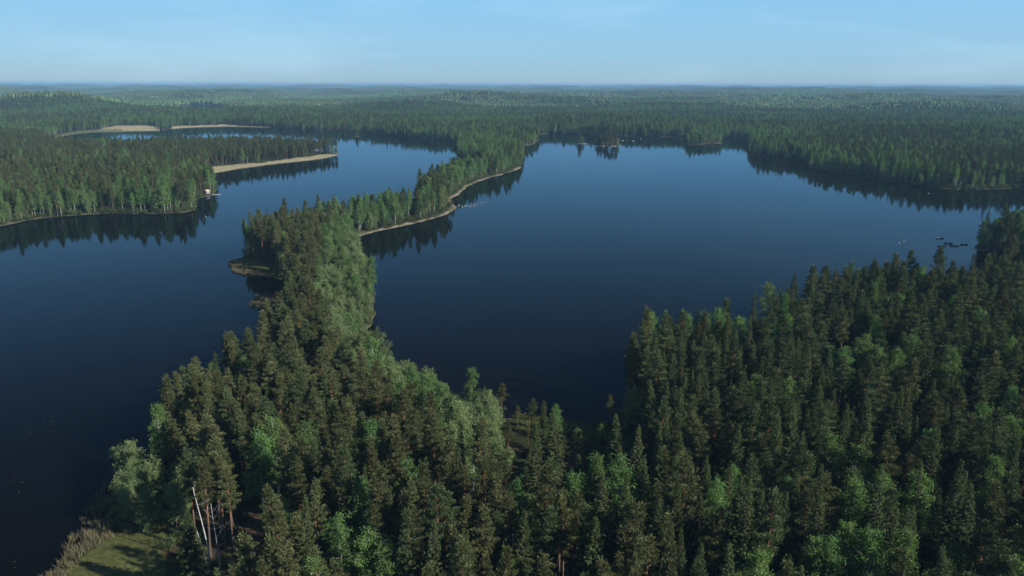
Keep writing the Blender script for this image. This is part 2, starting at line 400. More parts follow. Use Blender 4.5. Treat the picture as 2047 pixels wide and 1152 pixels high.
def bark_mat(name, low, high, z_lo, z_hi, mark=None):
    """bark that changes with height on the stem (grey plates below, orange or white flakes above)"""
    m, n, l = new_mat(name)
    out = n.new('ShaderNodeOutputMaterial'); b = n.new('ShaderNodeBsdfPrincipled')
    b.inputs['Roughness'].default_value = 0.9
    b.inputs['Specular IOR Level'].default_value = 0.2
    tc = n.new('ShaderNodeTexCoord'); sp = n.new('ShaderNodeSeparateXYZ')
    l.new(tc.outputs['Object'], sp.inputs['Vector'])
    mr = n.new('ShaderNodeMapRange'); mr.inputs['From Min'].default_value = z_lo; mr.inputs['From Max'].default_value = z_hi
    l.new(sp.outputs['Z'], mr.inputs['Value'])
    nz = n.new('ShaderNodeTexNoise'); nz.inputs['Scale'].default_value = 2.5; nz.inputs['Detail'].default_value = 4
    mp = n.new('ShaderNodeMapping'); mp.inputs['Scale'].default_value = (3, 3, 1.2)
    l.new(tc.outputs['Object'], mp.inputs['Vector']); l.new(mp.outputs['Vector'], nz.inputs['Vector'])
    mx = n.new('ShaderNodeMixRGB'); mx.inputs['Color1'].default_value = (*low, 1); mx.inputs['Color2'].default_value = (*high, 1)
    at = n.new('ShaderNodeAttribute'); at.attribute_name = 'tone'
    ml = n.new('ShaderNodeMath'); ml.operation = 'MULTIPLY'
    l.new(mr.outputs['Result'], ml.inputs[0]); l.new(at.outputs['Fac'], ml.inputs[1])
    l.new(ml.outputs['Value'], mx.inputs['Fac'])
    mk = n.new('ShaderNodeMixRGB'); mk.inputs['Color2'].default_value = (*(mark or (0.05, 0.04, 0.03)), 1)
    cr = ramp(n, [(0.50, (0, 0, 0)), (0.66, (0.75, 0.75, 0.75))])
    l.new(nz.outputs['Fac'], cr.inputs['Fac']); l.new(cr.outputs['Color'], mk.inputs['Fac'])
    l.new(mx.outputs['Color'], mk.inputs['Color1']); l.new(mk.outputs['Color'], b.inputs['Base Color'])
    l.new(b.outputs['BSDF'], out.inputs['Surface'])
    return m

MAT = {
    'pine': leaf_mat('pine_needles', (0.045, 0.057, 0.022), (0.126, 0.137, 0.061), 0.012, 0.5, 0.14, (1.1, 1.1, 0.6)),
    'pine_green': leaf_mat('green_pine_needles', (0.036, 0.056, 0.022), (0.100, 0.130, 0.060), 0.012, 0.5, 0.14, (1.1, 1.1, 0.6)),
    'spruce': leaf_mat('spruce_needles', (0.027, 0.043, 0.016), (0.080, 0.104, 0.040), 0.012, 0.45, 0.12, (1.1, 1.1, 0.6)),
    'birch': leaf_mat('birch_leaves', (0.058, 0.112, 0.032), (0.128, 0.214, 0.068), 0.016, 0.45, 0.30),
    'alder': leaf_mat('alder_leaves', (0.088, 0.126, 0.050), (0.180, 0.236, 0.105), 0.016, 0.4, 0.28),
    'shrub': leaf_mat('shrub_leaves', (0.038, 0.060, 0.020), (0.085, 0.112, 0.044), 0.03, 0.5, 0.25),
    'reed': leaf_mat('dry_reed', (0.072, 0.066, 0.036), (0.205, 0.182, 0.105), 0.01, 0.3, 0.20, (1.1, 1.0, 0.7)),
    'reed_pale': leaf_mat('pale_reed', (0.180, 0.162, 0.105), (0.390, 0.345, 0.225), 0.008, 0.15, 0.20, (1.1, 1.0, 0.7)),
    'reed_green': leaf_mat('green_sedge', (0.060, 0.076, 0.026), (0.160, 0.168, 0.064), 0.02, 0.4, 0.25),
    'pine_bark': bark_mat('pine_bark', (0.075, 0.057, 0.046), (0.200, 0.092, 0.042), 5.0, 9.5),
    'spruce_bark': bark_mat('spruce_bark', (0.06, 0.046, 0.038), (0.075, 0.054, 0.04), 2, 12),
    'birch_bark': bark_mat('birch_bark', (0.16, 0.155, 0.145), (0.34, 0.335, 0.315), 0.5, 3.0, (0.06, 0.055, 0.05)),
    'alder_bark': bark_mat('alder_bark', (0.09, 0.08, 0.07), (0.13, 0.12, 0.10), 1, 6),
    'dead_wood': plain_mat('silver_dead_wood', (0.13, 0.125, 0.115), (0.25, 0.245, 0.23), 3.0, 0.9),
    'stone': plain_mat('pale_granite', (0.19, 0.18, 0.165), (0.32, 0.305, 0.28), 5.0, 0.85, 6, 0.3),
}

# ------------------------------------------------------------------ ground sheet
def build_ground():
    r = [30.0]
    while r[-1] < 26000:
        r.append(r[-1] * (1.0095 if r[-1] < 2200 else 1.022))
    r = np.array(r)
    a_in = np.arange(-0.74, 0.74, 0.0046)
    a = np.concatenate([np.linspace(-1.45, -0.74, 70)[:-1], a_in, np.linspace(a_in[-1] + 0.0046, 1.45, 70)])
    R, A = np.meshgrid(r, a, indexing='ij')
    X = (R * np.sin(A)).ravel(); Y = (R * np.cos(A)).ravel()
    sd = shore_dist(X, Y)
    Z = ground_z(X, Y, sd)
    nr, na = len(r), len(a)
    i = np.arange(nr - 1)[:, None] * na; j = np.arange(na - 1)[None, :]
    Q = np.stack([i + j, i + na + j, i + na + j + 1, i + j + 1], -1).reshape(-1, 4)
    # ground cover: 0 forest floor .. 1; colour is what lies on the ground there
    n1 = waves(X, Y, 21, 6, 8, 30) * 0.5 + waves(X, Y, 22, 6, 40, 140) * 0.5
    floor = np.array([0.028, 0.027, 0.015]); moss = np.array([0.028, 0.035, 0.014]); litter = np.array([0.055, 0.039, 0.026])
    k = np.clip(0.5 + 0.35 * n1, 0, 1)[:, None]
    C = moss * k + floor * (1 - k)
    C = np.where((n1 > 0.8)[:, None], litter, C)
    sand = np.array([0.185, 0.158, 0.112]); grass = np.array([0.074, 0.080, 0.030]); tan = np.array([0.31, 0.28, 0.175])
    bank = np.array([0.085, 0.082, 0.050])
    far = np.hypot(X, Y)
    wbank = np.where(far < 420, 1.6, np.where(far < 900, 2.2, 3.0)) * (1 + 0.5 * waves(X, Y, 23, 5, 20, 80))
    C = np.where(((sd > -1.5) & (sd < wbank))[:, None], bank * (0.8 + 0.4 * k), C)
    spit_d = np.sqrt(seg_dist(X, Y, SPIT_R + SPIT_R[::-1], np.full(X.shape, 1e12)))
    C = np.where(((spit_d < 1.3 + 1.8 * n1) & (sd > -2))[:, None], sand * (0.85 + 0.3 * k), C)
    for z in (Z_TAN_POINT, Z_TAN_FIELD, Z_TAN_FIELD2):
        C = np.where((inside(X, Y, z) & (sd > -1))[:, None], tan * (0.8 + 0.35 * k), C)
    C = np.where((inside(X, Y, Z_TAN_LAGOON) & (sd > -1))[:, None], np.array([0.09, 0.10, 0.05]), C)
    for z in (Z_MEADOW, Z_GRASSPOINT, Z_BAYGRASS):
        C = np.where((inside(X, Y, z) & (sd > -1))[:, None], grass * (0.75 + 0.55 * k), C)
    C = np.where((inside(X, Y, Z_CLEAR))[:, None], litter * (0.8 + 0.7 * k), C)
    m, n, l = new_mat('forest_floor')
    out = n.new('ShaderNodeOutputMaterial'); d = n.new('ShaderNodeBsdfDiffuse')
    at = n.new('ShaderNodeAttribute'); at.attribute_name = 'cover'
    tc = n.new('ShaderNodeTexCoord'); nz = n.new('ShaderNodeTexNoise'); nz.inputs['Scale'].default_value = 0.9; nz.inputs['Detail'].default_value = 6
    l.new(tc.outputs['Object'], nz.inputs['Vector'])
    mr = n.new('ShaderNodeMapRange'); mr.inputs['From Min'].default_value = 0.3; mr.inputs['From Max'].default_value = 0.7
    mr.inputs['To Min'].default_value = 0.62; mr.inputs['To Max'].default_value = 1.3
    l.new(nz.outputs['Fac'], mr.inputs['Value'])
    mu = n.new('ShaderNodeVectorMath'); mu.operation = 'SCALE'
    l.new(at.outputs['Color'], mu.inputs[0]); l.new(mr.outputs['Result'], mu.inputs['Scale'])
    l.new(mu.outputs['Vector'], d.inputs['Color']); l.new(d.outputs['BSDF'], out.inputs['Surface'])
    me = quads_mesh('ground', np.stack([X, Y, Z], 1), Q, [m], smooth=np.ones(len(Q), bool))
    ca = me.color_attributes.new('cover', 'FLOAT_COLOR', 'POINT')
    ca.data.foreach_set('color', np.concatenate([C, np.ones((len(C), 1))], 1).astype(np.float32).ravel())
    o = link(bpy.data.objects.new('ground', me))
    tag(o, kind='structure')
build_ground()

# ------------------------------------------------------------------ lake surface
def build_lake():
    V = np.array([(-3200, 20, 0), (3200, 20, 0), (3200, 4200, 0), (-3200, 4200, 0)], float)
    m, n, l = new_mat('dark_lake_water')
    out = n.new('ShaderNodeOutputMaterial')
    g = n.new('ShaderNodeBsdfGlossy'); g.distribution = 'GGX'
    g.inputs['Roughness'].default_value = 0.045
    g.inputs['Color'].default_value = (0.54, 0.76, 0.95, 1)
    d = n.new('ShaderNodeBsdfDiffuse'); d.inputs['Color'].default_value = (0.0022, 0.0019, 0.0016, 1)
    fr = n.new('ShaderNodeFresnel'); fr.inputs['IOR'].default_value = 1.088
    mx = n.new('ShaderNodeMixShader')
    tc = n.new('ShaderNodeTexCoord')
    # fine ripple, calmer and rougher lanes
    mp = n.new('ShaderNodeMapping'); mp.inputs['Scale'].default_value = (0.5, 0.9, 1); mp.inputs['Rotation'].default_value = (0, 0, 0.3)
    l.new(tc.outputs['Object'], mp.inputs['Vector'])
    n1 = n.new('ShaderNodeTexNoise'); n1.inputs['Scale'].default_value = 1.0; n1.inputs['Detail'].default_value = 3
    l.new(mp.outputs['Vector'], n1.inputs['Vector'])
    mp2 = n.new('ShaderNodeMapping'); mp2.inputs['Scale'].default_value = (0.004, 0.014, 1); mp2.inputs['Rotation'].default_value = (0, 0, -0.35)
    l.new(tc.outputs['Object'], mp2.inputs['Vector'])
    n2 = n.new('ShaderNodeTexNoise'); n2.inputs['Scale'].default_value = 1.0; n2.inputs['Detail'].default_value = 5; n2.inputs['Distortion'].default_value = 1.0
    l.new(mp2.outputs['Vector'], n2.inputs['Vector'])
    lane = n.new('ShaderNodeMapRange'); lane.inputs['From Min'].default_value = 0.45; lane.inputs['From Max'].default_value = 0.66
    lane.inputs['To Min'].default_value = 0.015; lane.inputs['To Max'].default_value = 0.15
    l.new(n2.outputs['Fac'], lane.inputs['Value'])
    bp = n.new('ShaderNodeBump'); bp.inputs['Distance'].default_value = 0.12
    l.new(lane.outputs['Result'], bp.inputs['Strength'])
    l.new(n1.outputs['Fac'], bp.inputs['Height'])
    l.new(bp.outputs['Normal'], g.inputs['Normal'])
    l.new(fr.outputs['Fac'], mx.inputs['Fac'])
    l.new(d.outputs['BSDF'], mx.inputs[1]); l.new(g.outputs['BSDF'], mx.inputs[2])
    l.new(mx.outputs['Shader'], out.inputs['Surface'])
    o = link(bpy.data.objects.new('lake', quads_mesh('lake', V, np.array([[0, 1, 2, 3]]), [m])))
    tag(o, kind='structure')
build_lake()

# ------------------------------------------------------------------ tree models (trunk, crown), several of each kind
def curve_pts(p0, d0, length, n, lift, r, wob=0.04):
    pts = [np.array(p0, float)]; d = np.array(d0, float); d /= np.linalg.norm(d)
    for i in range(n):
        d = d + np.array([0, 0, lift / n]) + r.normal(size=3) * wob
        d /= np.linalg.norm(d)
        pts.append(pts[-1] + d * length / n)
    return np.array(pts)

def stem(r, h, bend, r0, r1, n=9):
    t = np.linspace(0, 1, n)
    ax, ay = r.normal(size=2) * bend
    x = ax * t ** 2 * h + 0.12 * np.sin(t * r.uniform(3, 7)) * r.choice([-1, 1])
    y = ay * t ** 2 * h + 0.10 * np.sin(t * r.uniform(3, 7))
    p = np.stack([x, y, t * h - 0.35 * (t == 0)], 1)
    rad = r0 * (1 - t) ** 0.8 + r1
    rad[0] *= 1.35
    return p, rad

def at_height(p, z):
    return np.array([np.interp(z, p[:, 2], p[:, 0]), np.interp(z, p[:, 2], p[:, 1]), z])

def model_pine(seed, h=20.0, crown=0.52, rad=2.5):
    r = np.random.default_rng(seed)
    tr, cr = Geo(), Geo()
    p, rd = stem(r, h, 0.012, 0.19, 0.03)
    tr.tube(p, rd, 8, 0, 1.0)
    z0 = h * (1 - crown)
    for _ in range(7):                                  # dry stubs under the crown
        z = r.uniform(z0 * 0.55, z0 * 1.05); a = r.uniform(0, 6.28)
        b = at_height(p, z)
        q = curve_pts(b, (math.cos(a), math.sin(a), r.uniform(-0.4, 0.2)), r.uniform(0.5, 1.5), 3, -0.2, r)
        tr.tube(q, [0.035, 0.028, 0.02, 0.008], 4)
    nl = 46
    for i in range(nl):
        t = (i + r.uniform(0, 1)) / nl
        z = z0 + (h - 0.5 - z0) * t
        prof = (0.42 + 0.58 * min(1, t / 0.28)) * (1 - max(0, (t - 0.28) / 0.72) ** 1.7 * 0.86)
        ln = rad * prof * r.uniform(0.72, 1.22)
        a = i * 2.39996 + r.normal() * 0.5
        el = 0.05 + 0.55 * t + r.normal() * 0.12
        b = at_height(p, z)
        q = curve_pts(b, (math.cos(a) * math.cos(el), math.sin(a) * math.cos(el), math.sin(el)), ln, 4, 0.45, r, 0.08)
        tr.tube(q, np.linspace(0.05, 0.012, 5) * (0.6 + 0.5 * ln / rad), 4, 0, 0.3)
        nc = max(2, int(round(ln / 0.56)) + 1)
        side = np.array([-math.sin(a), math.cos(a), 0])
        for c in range(nc):
            f = 0.34 + 0.66 * (c + r.uniform(0.2, 1.0)) / nc
            f = min(f, 1.0)
            s = q[0] * 0
            k = f * 4; k0 = min(int(k), 3)
            s = q[k0] + (q[k0 + 1] - q[k0]) * (k - k0)
            s = s + side * r.normal() * 0.34 * ln / rad * (1.2 - 0.3 * f) + np.array([0, 0, r.uniform(0.0, 0.2)])
            n = int(r.integers(34, 46))
            u = r.normal(size=(n, 3)); u /= np.linalg.norm(u, axis=1)[:, None]
            cen = s + u * np.array([0.37, 0.37, 0.16]) * r.uniform(0.75, 1.2)
            ax = u * np.array([1, 1, 0.4]) + np.array([0, 0, 0.75]) + 0.25 * r.normal(size=(n, 3))
            tone = np.clip(0.5 + 0.22 * r.normal() + 0.10 * r.normal(size=n), 0, 1)
            cr.cards(cen, ax, r.uniform(0.24, 0.42, n), r.uniform(0.08, 0.15, n), r, 0, tone)
    n = 60                                               # leader tuft
    u = r.normal(size=(n, 3))
    cr.cards(at_height(p, h - 0.25) + u * np.array([0.3, 0.3, 0.35]), u + np.array([0, 0, 1.0]), 0.42, 0.15, r, 0, np.clip(0.55 + 0.15 * r.normal(size=n), 0, 1))
    return tr, cr

def model_spruce(seed, h=20.0, rad=2.2, crown=0.9):
    r = np.random.default_rng(seed)
    tr, cr = Geo(), Geo()
    p, rd = stem(r, h, 0.006, 0.2, 0.015)
    tr.tube(p, rd, 8)
    z = h * (1 - crown)
    while z < h - 0.15:
        t = (z - h * (1 - crown)) / (h * crown)
        R = rad * (0.75 + 0.25 * min(1, t / 0.15)) * (1 - t) ** 0.92 + 0.12
        nb = int(r.integers(5, 8)) if R > 0.6 else 4
        a0 = r.uniform(0, 6.28)
        for b in range(nb):
            a = a0 + b * 2 * np.pi / nb + r.normal() * 0.22
            ln = R * r.uniform(0.68, 1.18)
            el = -0.28 + 0.75 * t + r.normal() * 0.08
            q = curve_pts(at_height(p, z), (math.cos(a), math.sin(a), el), ln, 4, 0.28 if t < 0.8 else 0.6, r, 0.04)
            if ln > 0.7:
                tr.tube(q, np.linspace(0.035, 0.008, 5), 3)
            side = np.array([-math.sin(a), math.cos(a), 0]); fwd = np.array([math.cos(a), math.sin(a), 0])
            n = int(8 + 21 * ln)
            f = r.uniform(0.12, 1.0, n) ** 0.8
            k = np.clip(f * 4, 0, 3.999); k0 = k.astype(int)
            base = q[k0] + (q[k0 + 1] - q[k0]) * (k - k0)[:, None]
            sg = r.choice([-1, 1], n)
            ax = side * (sg * r.uniform(0.35, 1.0, n))[:, None] + fwd * r.uniform(0.5, 1.1, n)[:, None] + np.array([0, 0, -1]) * r.uniform(0.05, 0.75, n)[:, None]
            L = (0.24 + 0.40 * (1 - f * 0.5) * min(1, ln / 1.6)) * r.uniform(0.8, 1.25, n)
            tone = np.clip(0.45 + 0.2 * r.normal() + 0.12 * r.normal(size=n) + 0.15 * (f - 0.5), 0, 1)
            cr.cards(base, ax, L, L * 0.34, r, 0, tone, flat=(0, 0, 1.2))
            cr.cards(q[-1:] * 1.0 - fwd * 0.15, (fwd + np.array([0, 0, 0.12]))[None], 0.5, 0.16, r, 0, 0.7, flat=(0, 0, 1.5))
        z += r.uniform(0.40, 0.62) * (1.0 if t < 0.8 else 0.75)
    n = 16
    cr.cards(np.repeat(at_height(p, h - 0.5)[None], n, 0) + np.array([0, 0, 1]) * r.uniform(-0.4, 0.5, n)[:, None], r.normal(size=(n, 3)) * 0.45 + np.array([0, 0, 1]), 0.35, 0.1, r, 0, 0.6)
    return tr, cr

def model_broadleaf(seed, h, rad, crown, n_limb, leaf, per, droop, kind):
    r = np.random.default_rng(seed)
    tr, cr = Geo(), Geo()
    nstem = 1 if kind == 'birch' else int(r.integers(2, 4))
    for st in range(nstem):
        p, rd = stem(r, h * (1 if st == 0 else r.uniform(0.75, 0.92)), 0.02 if nstem == 1 else 0.10, 0.16 if nstem == 1 else 0.11, 0.012)
        tr.tube(p, rd, 7, 0, 1.0)
        hh = p[-1, 2]
        z0 = hh * (1 - crown)
        m = n_limb // nstem
        for i in range(m):
            t = (i + r.uniform(0, 1)) / m
            z = z0 + (hh * 0.96 - z0) * t
            prof = math.sin(math.pi * min(1, (0.16 + 0.84 * t) ** 0.85)) ** 0.62 if t < 0.985 else 0.25
            ln = rad * (0.25 + 0.85 * prof) * r.uniform(0.65, 1.2)
            a = i * 2.39996 + r.normal() * 0.5 + st * 2.1
            el = 0.35 + 0.65 * t + r.normal() * 0.15
            q = curve_pts(at_height(p, z), (math.cos(a) * math.cos(el), math.sin(a) * math.cos(el), math.sin(el)), ln, 4, droop, r, 0.09)
            tr.tube(q, np.linspace(0.055, 0.01, 5) * (0.5 + 0.6 * ln / rad), 4, 0, 0.8)
            nc = max(3, int(round(ln / 0.42)) + 2)
            for c in range(nc):
                f = 0.25 + 0.75 * (c + r.uniform(0, 1)) / nc
                k = min(f * 4, 3.999); k0 = int(k)
                s = q[k0] + (q[k0 + 1] - q[k0]) * (k - k0) + r.normal(size=3) * np.array([0.30, 0.30, 0.24])
                n = int(r.integers(per - 6, per + 6))
                u = r.normal(size=(n, 3))
                cen = s + u * np.array([0.24, 0.24, 0.30]) + np.array([0, 0, -1]) * np.abs(r.normal(size=n))[:, None] * (0.25 if droop < 0 else 0.05)
                ax = r.normal(size=(n, 3)) + np.array([0, 0, -0.5 if droop < 0 else 0.2])
                tone = np.clip(0.5 + 0.2 * r.normal() + 0.14 * r.normal(size=n), 0, 1)
                cr.cards(cen, ax, leaf * r.uniform(0.7, 1.3, n), leaf * 0.62 * r.uniform(0.7, 1.3, n), r, 0, tone)
    return tr, cr

def model_shrub(seed, h=2.4):
    r = np.random.default_rng(seed)
    tr, cr = Geo(), Geo()
    for i in range(9):
        a = i * 2.4 + r.normal() * 0.3
        q = curve_pts((0, 0, -0.1), (math.cos(a) * 0.5, math.sin(a) * 0.5, 1), h * r.uniform(0.6, 1.05), 4, -0.25, r, 0.1)
        tr.tube(q, np.linspace(0.03, 0.006, 5), 3)
        for c in range(5):
            s = q[1 + int(r.integers(0, 4))] + r.normal(size=3) * 0.22
            n = 14
            u = r.normal(size=(n, 3))
            cr.cards(s + u * 0.22, r.normal(size=(n, 3)) + np.array([0, 0, 0.4]), r.uniform(0.16, 0.3, n), 0.14, r, 0, np.clip(0.5 + 0.2 * r.normal() + 0.15 * r.normal(size=n), 0, 1))
    return tr, cr

def joined(name, tr, cr, bark, leaf):
    V = np.concatenate(tr.V + cr.V)
    Q = np.concatenate([np.concatenate(tr.Q), np.concatenate(cr.Q) + tr.n])
    M = np.concatenate([np.zeros(sum(len(q) for q in tr.Q)), np.ones(sum(len(q) for q in cr.Q))])
    T = np.concatenate(tr.T + cr.T); S = np.concatenate(tr.S + cr.S)
    return bpy.data.objects.new(name, quads_mesh(name, V, Q, [MAT[bark], MAT[leaf]], M, T, S))

KINDS = {
    'pine': dict(bark='pine_bark', leaf='pine', h=20.0),
    'spruce': dict(bark='spruce_bark', leaf='spruce', h=20.0),
    'birch': dict(bark='birch_bark', leaf='birch', h=17.0),
    'alder': dict(bark='alder_bark', leaf='alder', h=11.0),
}
NVAR = {'pine': 8, 'spruce': 6, 'birch': 6, 'alder': 5}
for k, d in KINDS.items():
    d['trunk'], d['crown'], d['src'] = [], [], []
    for v in range(NVAR[k]):
        leaf_key = 'pine_green' if k == 'pine' and v >= 4 else d['leaf']
        if k == 'pine':
            t, c = model_pine(10 + v, 20.0, [0.50, 0.58, 0.46, 0.62, 0.54, 0.48, 0.60, 0.52][v], [2.3, 2.6, 2.1, 2.75, 2.4, 2.2, 2.65, 2.5][v])
        elif k == 'spruce':
            t, c = model_spruce(30 + v, 20.0, [2.4, 2.8, 2.5, 3.1, 2.2, 2.65][v], [0.88, 0.92, 0.85, 0.93, 0.86, 0.9][v])
        elif k == 'birch':
            t, c = model_broadleaf(50 + v, 17.0, [2.2, 2.6, 1.9, 2.9, 2.3, 2.5][v], [0.68, 0.72, 0.6, 0.74, 0.65, 0.7][v], 44, 0.27, 22, -0.55, k)
        else:
            t, c = model_broadleaf(70 + v, 11.0, [2.3, 2.7, 2.1, 2.9, 2.5][v], [0.85, 0.9, 0.8, 0.88, 0.86][v], 46, 0.26, 22, 0.05, k)
        d['trunk'].append(t.mesh(k + '_trunk', [MAT[d['bark']]]))
        d['crown'].append(c.mesh(k + '_crown', [MAT[leaf_key]]))
        d['src'].append(joined(k + '_model', t, c, d['bark'], leaf_key))
shrub_src = [joined('shrub_model', *model_shrub(90 + v), 'alder_bark', 'shrub') for v in range(3)]

# ------------------------------------------------------------------ geometry-node scatter for what nobody could count
def scatter(name, pts, variant, rotz, scl, sources, label, cat, tilt=None):
    me = bpy.data.meshes.new(name)
    n = len(pts)
    me.vertices.add(n); me.vertices.foreach_set('co', np.ascontiguousarray(pts, np.float32).ravel())
    a = me.attributes.new('variant', 'INT', 'POINT'); a.data.foreach_set('value', np.ascontiguousarray(variant, np.int32))
    rot = np.zeros((n, 3), np.float32); rot[:, 2] = rotz
    if tilt is not None:
        rot[:, :2] = tilt
    a = me.attributes.new('rot', 'FLOAT_VECTOR', 'POINT'); a.data.foreach_set('vector', rot.ravel())
    a = me.attributes.new('scl', 'FLOAT_VECTOR', 'POINT'); a.data.foreach_set('vector', np.ascontiguousarray(scl, np.float32).ravel())
    o = link(bpy.data.objects.new(name, me))
    ng = bpy.data.node_groups.new(name + '_scatter', 'GeometryNodeTree')
    ng.interface.new_socket('Geometry', in_out='INPUT', socket_type='NodeSocketGeometry')
    ng.interface.new_socket('Geometry', in_out='OUTPUT', socket_type='NodeSocketGeometry')
    N, K = ng.nodes, ng.links
    gi, go = N.new('NodeGroupInput'), N.new('NodeGroupOutput')
    m2p = N.new('GeometryNodeMeshToPoints')
    K.new(gi.outputs[0], m2p.inputs['Mesh'])
    jn = N.new('GeometryNodeJoinGeometry')
    for s in reversed(sources):
        oi = N.new('GeometryNodeObjectInfo'); oi.inputs['Object'].default_value = s; oi.inputs['As Instance'].default_value = True
        K.new(oi.outputs['Geometry'], jn.inputs['Geometry'])
    ip = N.new('GeometryNodeInstanceOnPoints'); ip.inputs['Pick Instance'].default_value = True
    K.new(m2p.outputs['Points'], ip.inputs['Points']); K.new(jn.outputs['Geometry'], ip.inputs['Instance'])
    for nm, typ, sock in (('variant', 'INT', 'Instance Index'), ('rot', 'FLOAT_VECTOR', 'Rotation'), ('scl', 'FLOAT_VECTOR', 'Scale')):
        na = N.new('GeometryNodeInputNamedAttribute'); na.data_type = typ; na.inputs['Name'].default_value = nm
        K.new([s for s in na.outputs if s.enabled and s.name == 'Attribute'][0], ip.inputs[sock])
    K.new(ip.outputs['Instances'], go.inputs[0])
    mod = o.modifiers.new('scatter', 'NODES'); mod.node_group = ng
    tag(o, label, cat, kind='stuff')
    return o

# ------------------------------------------------------------------ where the trees stand
def jitter_grid(s, r0, r1, tan_half, pad):
    ymax = r1; xmax = r1 * tan_half + pad
    gx = np.arange(-min(xmax, r1), min(xmax, r1), s); gy = np.arange(25, ymax, s)
    X, Y = np.meshgrid(gx, gy)
    X = X + (np.arange(len(gy)) % 2)[:, None] * s / 2
    X = X + rng.uniform(-0.42, 0.42, X.shape) * s; Y = Y + rng.uniform(-0.42, 0.42, Y.shape) * s
    X, Y = X.ravel(), Y.ravel()
    R = np.hypot(X, Y)
    k = (R >= r0) & (R < r1) & (np.abs(X) < Y * tan_half + pad)
    return X[k], Y[k]

xa, ya = jitter_grid(4.15, 35, 620, 0.70, 45)
xb, yb = jitter_grid(5.2, 620, 1500, 0.70, 45)
xc, yc = jitter_grid(6.4, 1500, 2700, 0.70, 45)
X = np.concatenate([xa, xb, xc]); Y = np.concatenate([ya, yb, yc])
sd = shore_dist(X, Y)
keep = sd > 0.9
X, Y, sd = X[keep], Y[keep], sd[keep]
R = np.hypot(X, Y)
keep = np.ones(len(X), bool)
for z in (Z_TAN_POINT, Z_TAN_FIELD, Z_TAN_FIELD2, Z_TAN_LAGOON, Z_MEADOW, Z_REED_A, Z_GRASSPOINT, Z_CLEAR):
    keep &= ~inside(X, Y, z)
keep &= ~((X < -44) & (Y < 126)) & ~((X < -58) & (Y < 136))
keep &= ~(inside(X, Y, Z_OPEN) & (rng.random(len(X)) > 0.55))
keep &= ~((sd < 2.6) & (rng.random(len(X)) > 0.55))
spit_d = np.sqrt(seg_dist(X, Y, SPIT_R + SPIT_R[::-1], np.full(X.shape, 1e12)))
keep &= ~(spit_d < 4.0)
cx, cy = PT['cabin']
keep &= ~((np.abs(X - cx) < 5) & (np.abs(Y - cy + 4) < 8))
gap = waves(X, Y, 31, 6, 30, 90)                        # looser and denser stands
keep &= rng.random(len(X)) < np.where(gap > 1.2, 0.6, 0.93)
for (bx, by), bh in SPECIAL_BIRCH + SPECIAL_SPRUCE:
    rb = math.hypot(bx, by); ux, uy = bx / rb, by / rb
    along = rb - (X * ux + Y * uy); across = np.abs(X * uy - Y * ux)
    keep &= ~((along > -2.6) & (along < 9.5) & (across < 3.0))          # room around the tree
for nm in ('bare_birch', 'lean_a', 'lean_b', 'snag', 'dead_spruce', 'bare_alder', 'tall_pine'):
    dx, dy = DEAD[nm]
    keep &= (X - dx) ** 2 + (Y - dy) ** 2 > 2.2 ** 2
# keep the view open to the dead birches at the forest edge
keep &= ~((np.abs(X + 47.5) < 8.0) & (Y > 60) & (Y < 122))
X, Y, sd, R = X[keep], Y[keep], sd[keep], R[keep]
spit_d = spit_d[keep]
N = len(X)

n_b = waves(X, Y, 41, 6, 160, 520) + 0.6 * waves(X, Y, 42, 5, 40, 130)
n_s = waves(X, Y, 43, 6, 140, 480) + 0.5 * waves(X, Y, 44, 5, 30, 110)
pb = np.clip(np.where(Y > 900, 0.58, 0.40) + 0.30 * n_b, 0.02, 0.92)
ps = np.clip(0.34 + 0.24 * n_s, 0.03, 0.85)
pa = np.where(sd < 9, 0.22, 0.02)
near = R < 470
neck = near & (X < 32)
pb = np.where(neck, 0.065, pb); ps = np.where(neck, 0.07, ps); pa = np.where(neck, np.where(sd < 7, 0.30, 0.015), pa)
rightf = near & (X >= 26)
pb = np.where(rightf, 0.10 + 0.08 * (n_b > 0.8), pb); ps = np.where(rightf, 0.30, ps); pa = np.where(rightf, np.where(sd < 5, 0.15, 0.0), pa)
zs = inside(X, Y, Z_SPRUCE); ps = np.where(zs, 0.62, ps); pb = np.where(zs, 0.05, pb)
zp = inside(X, Y, Z_RIGHTPINE); ps = np.where(zp, 0.16, ps)
zw = inside(X, Y, Z_WILLOW); pa = np.where(zw, 0.90, pa); pb = np.where(zw, 1.0, pb)
sp = (Y > 420) & (Y < 900) & (X > -125) & (X < 20) & (spit_d < 60)
pb = np.where(sp, np.where(spit_d < 20, 0.62, 0.40), pb); ps = np.where(sp, 0.08, ps); pa = np.where(sp, 0.18, pa)
leftp = (X < -190) & (Y > 380) & (Y < 1250)
pb = np.where(leftp, np.clip(0.20 + 0.2 * n_b + np.where((Y < 720) & (sd < 45), 0.25, 0), 0.03, 0.8), pb)
ps = np.where(leftp, 0.14, ps)
pb = np.where(leftp & (Y > 780), 0.08, pb)
u = rng.random(N); w = rng.random(N)
pa = np.where((X < -60) & (Y < 156), 0.95, pa)
kind = np.where(u < pa, 3, np.where(w < pb, 2, np.where(rng.random(N) < ps, 1, 0)))
H = np.select([kind == 0, kind == 1, kind == 2], [rng.normal(17.8, 2.3, N), rng.normal(17.6, 3.4, N), rng.normal(15.6, 2.6, N)], rng.normal(10.5, 1.7, N))
H = np.clip(H, 6.5, 27)
H *= np.where(sp, 0.97, 1.0) * np.where(sp & (kind == 3), 1.25, 1.0)
H *= np.where((R > 900) & (kind < 3), 0.96, 1.0)
H *= np.where((X < -190) & (Y > 780) & (Y < 1250), 0.93, 1.0)
young = (rng.random(N) < 0.10) & (kind != 3)
H = np.where(young, H * rng.uniform(0.45, 0.75, N), H)
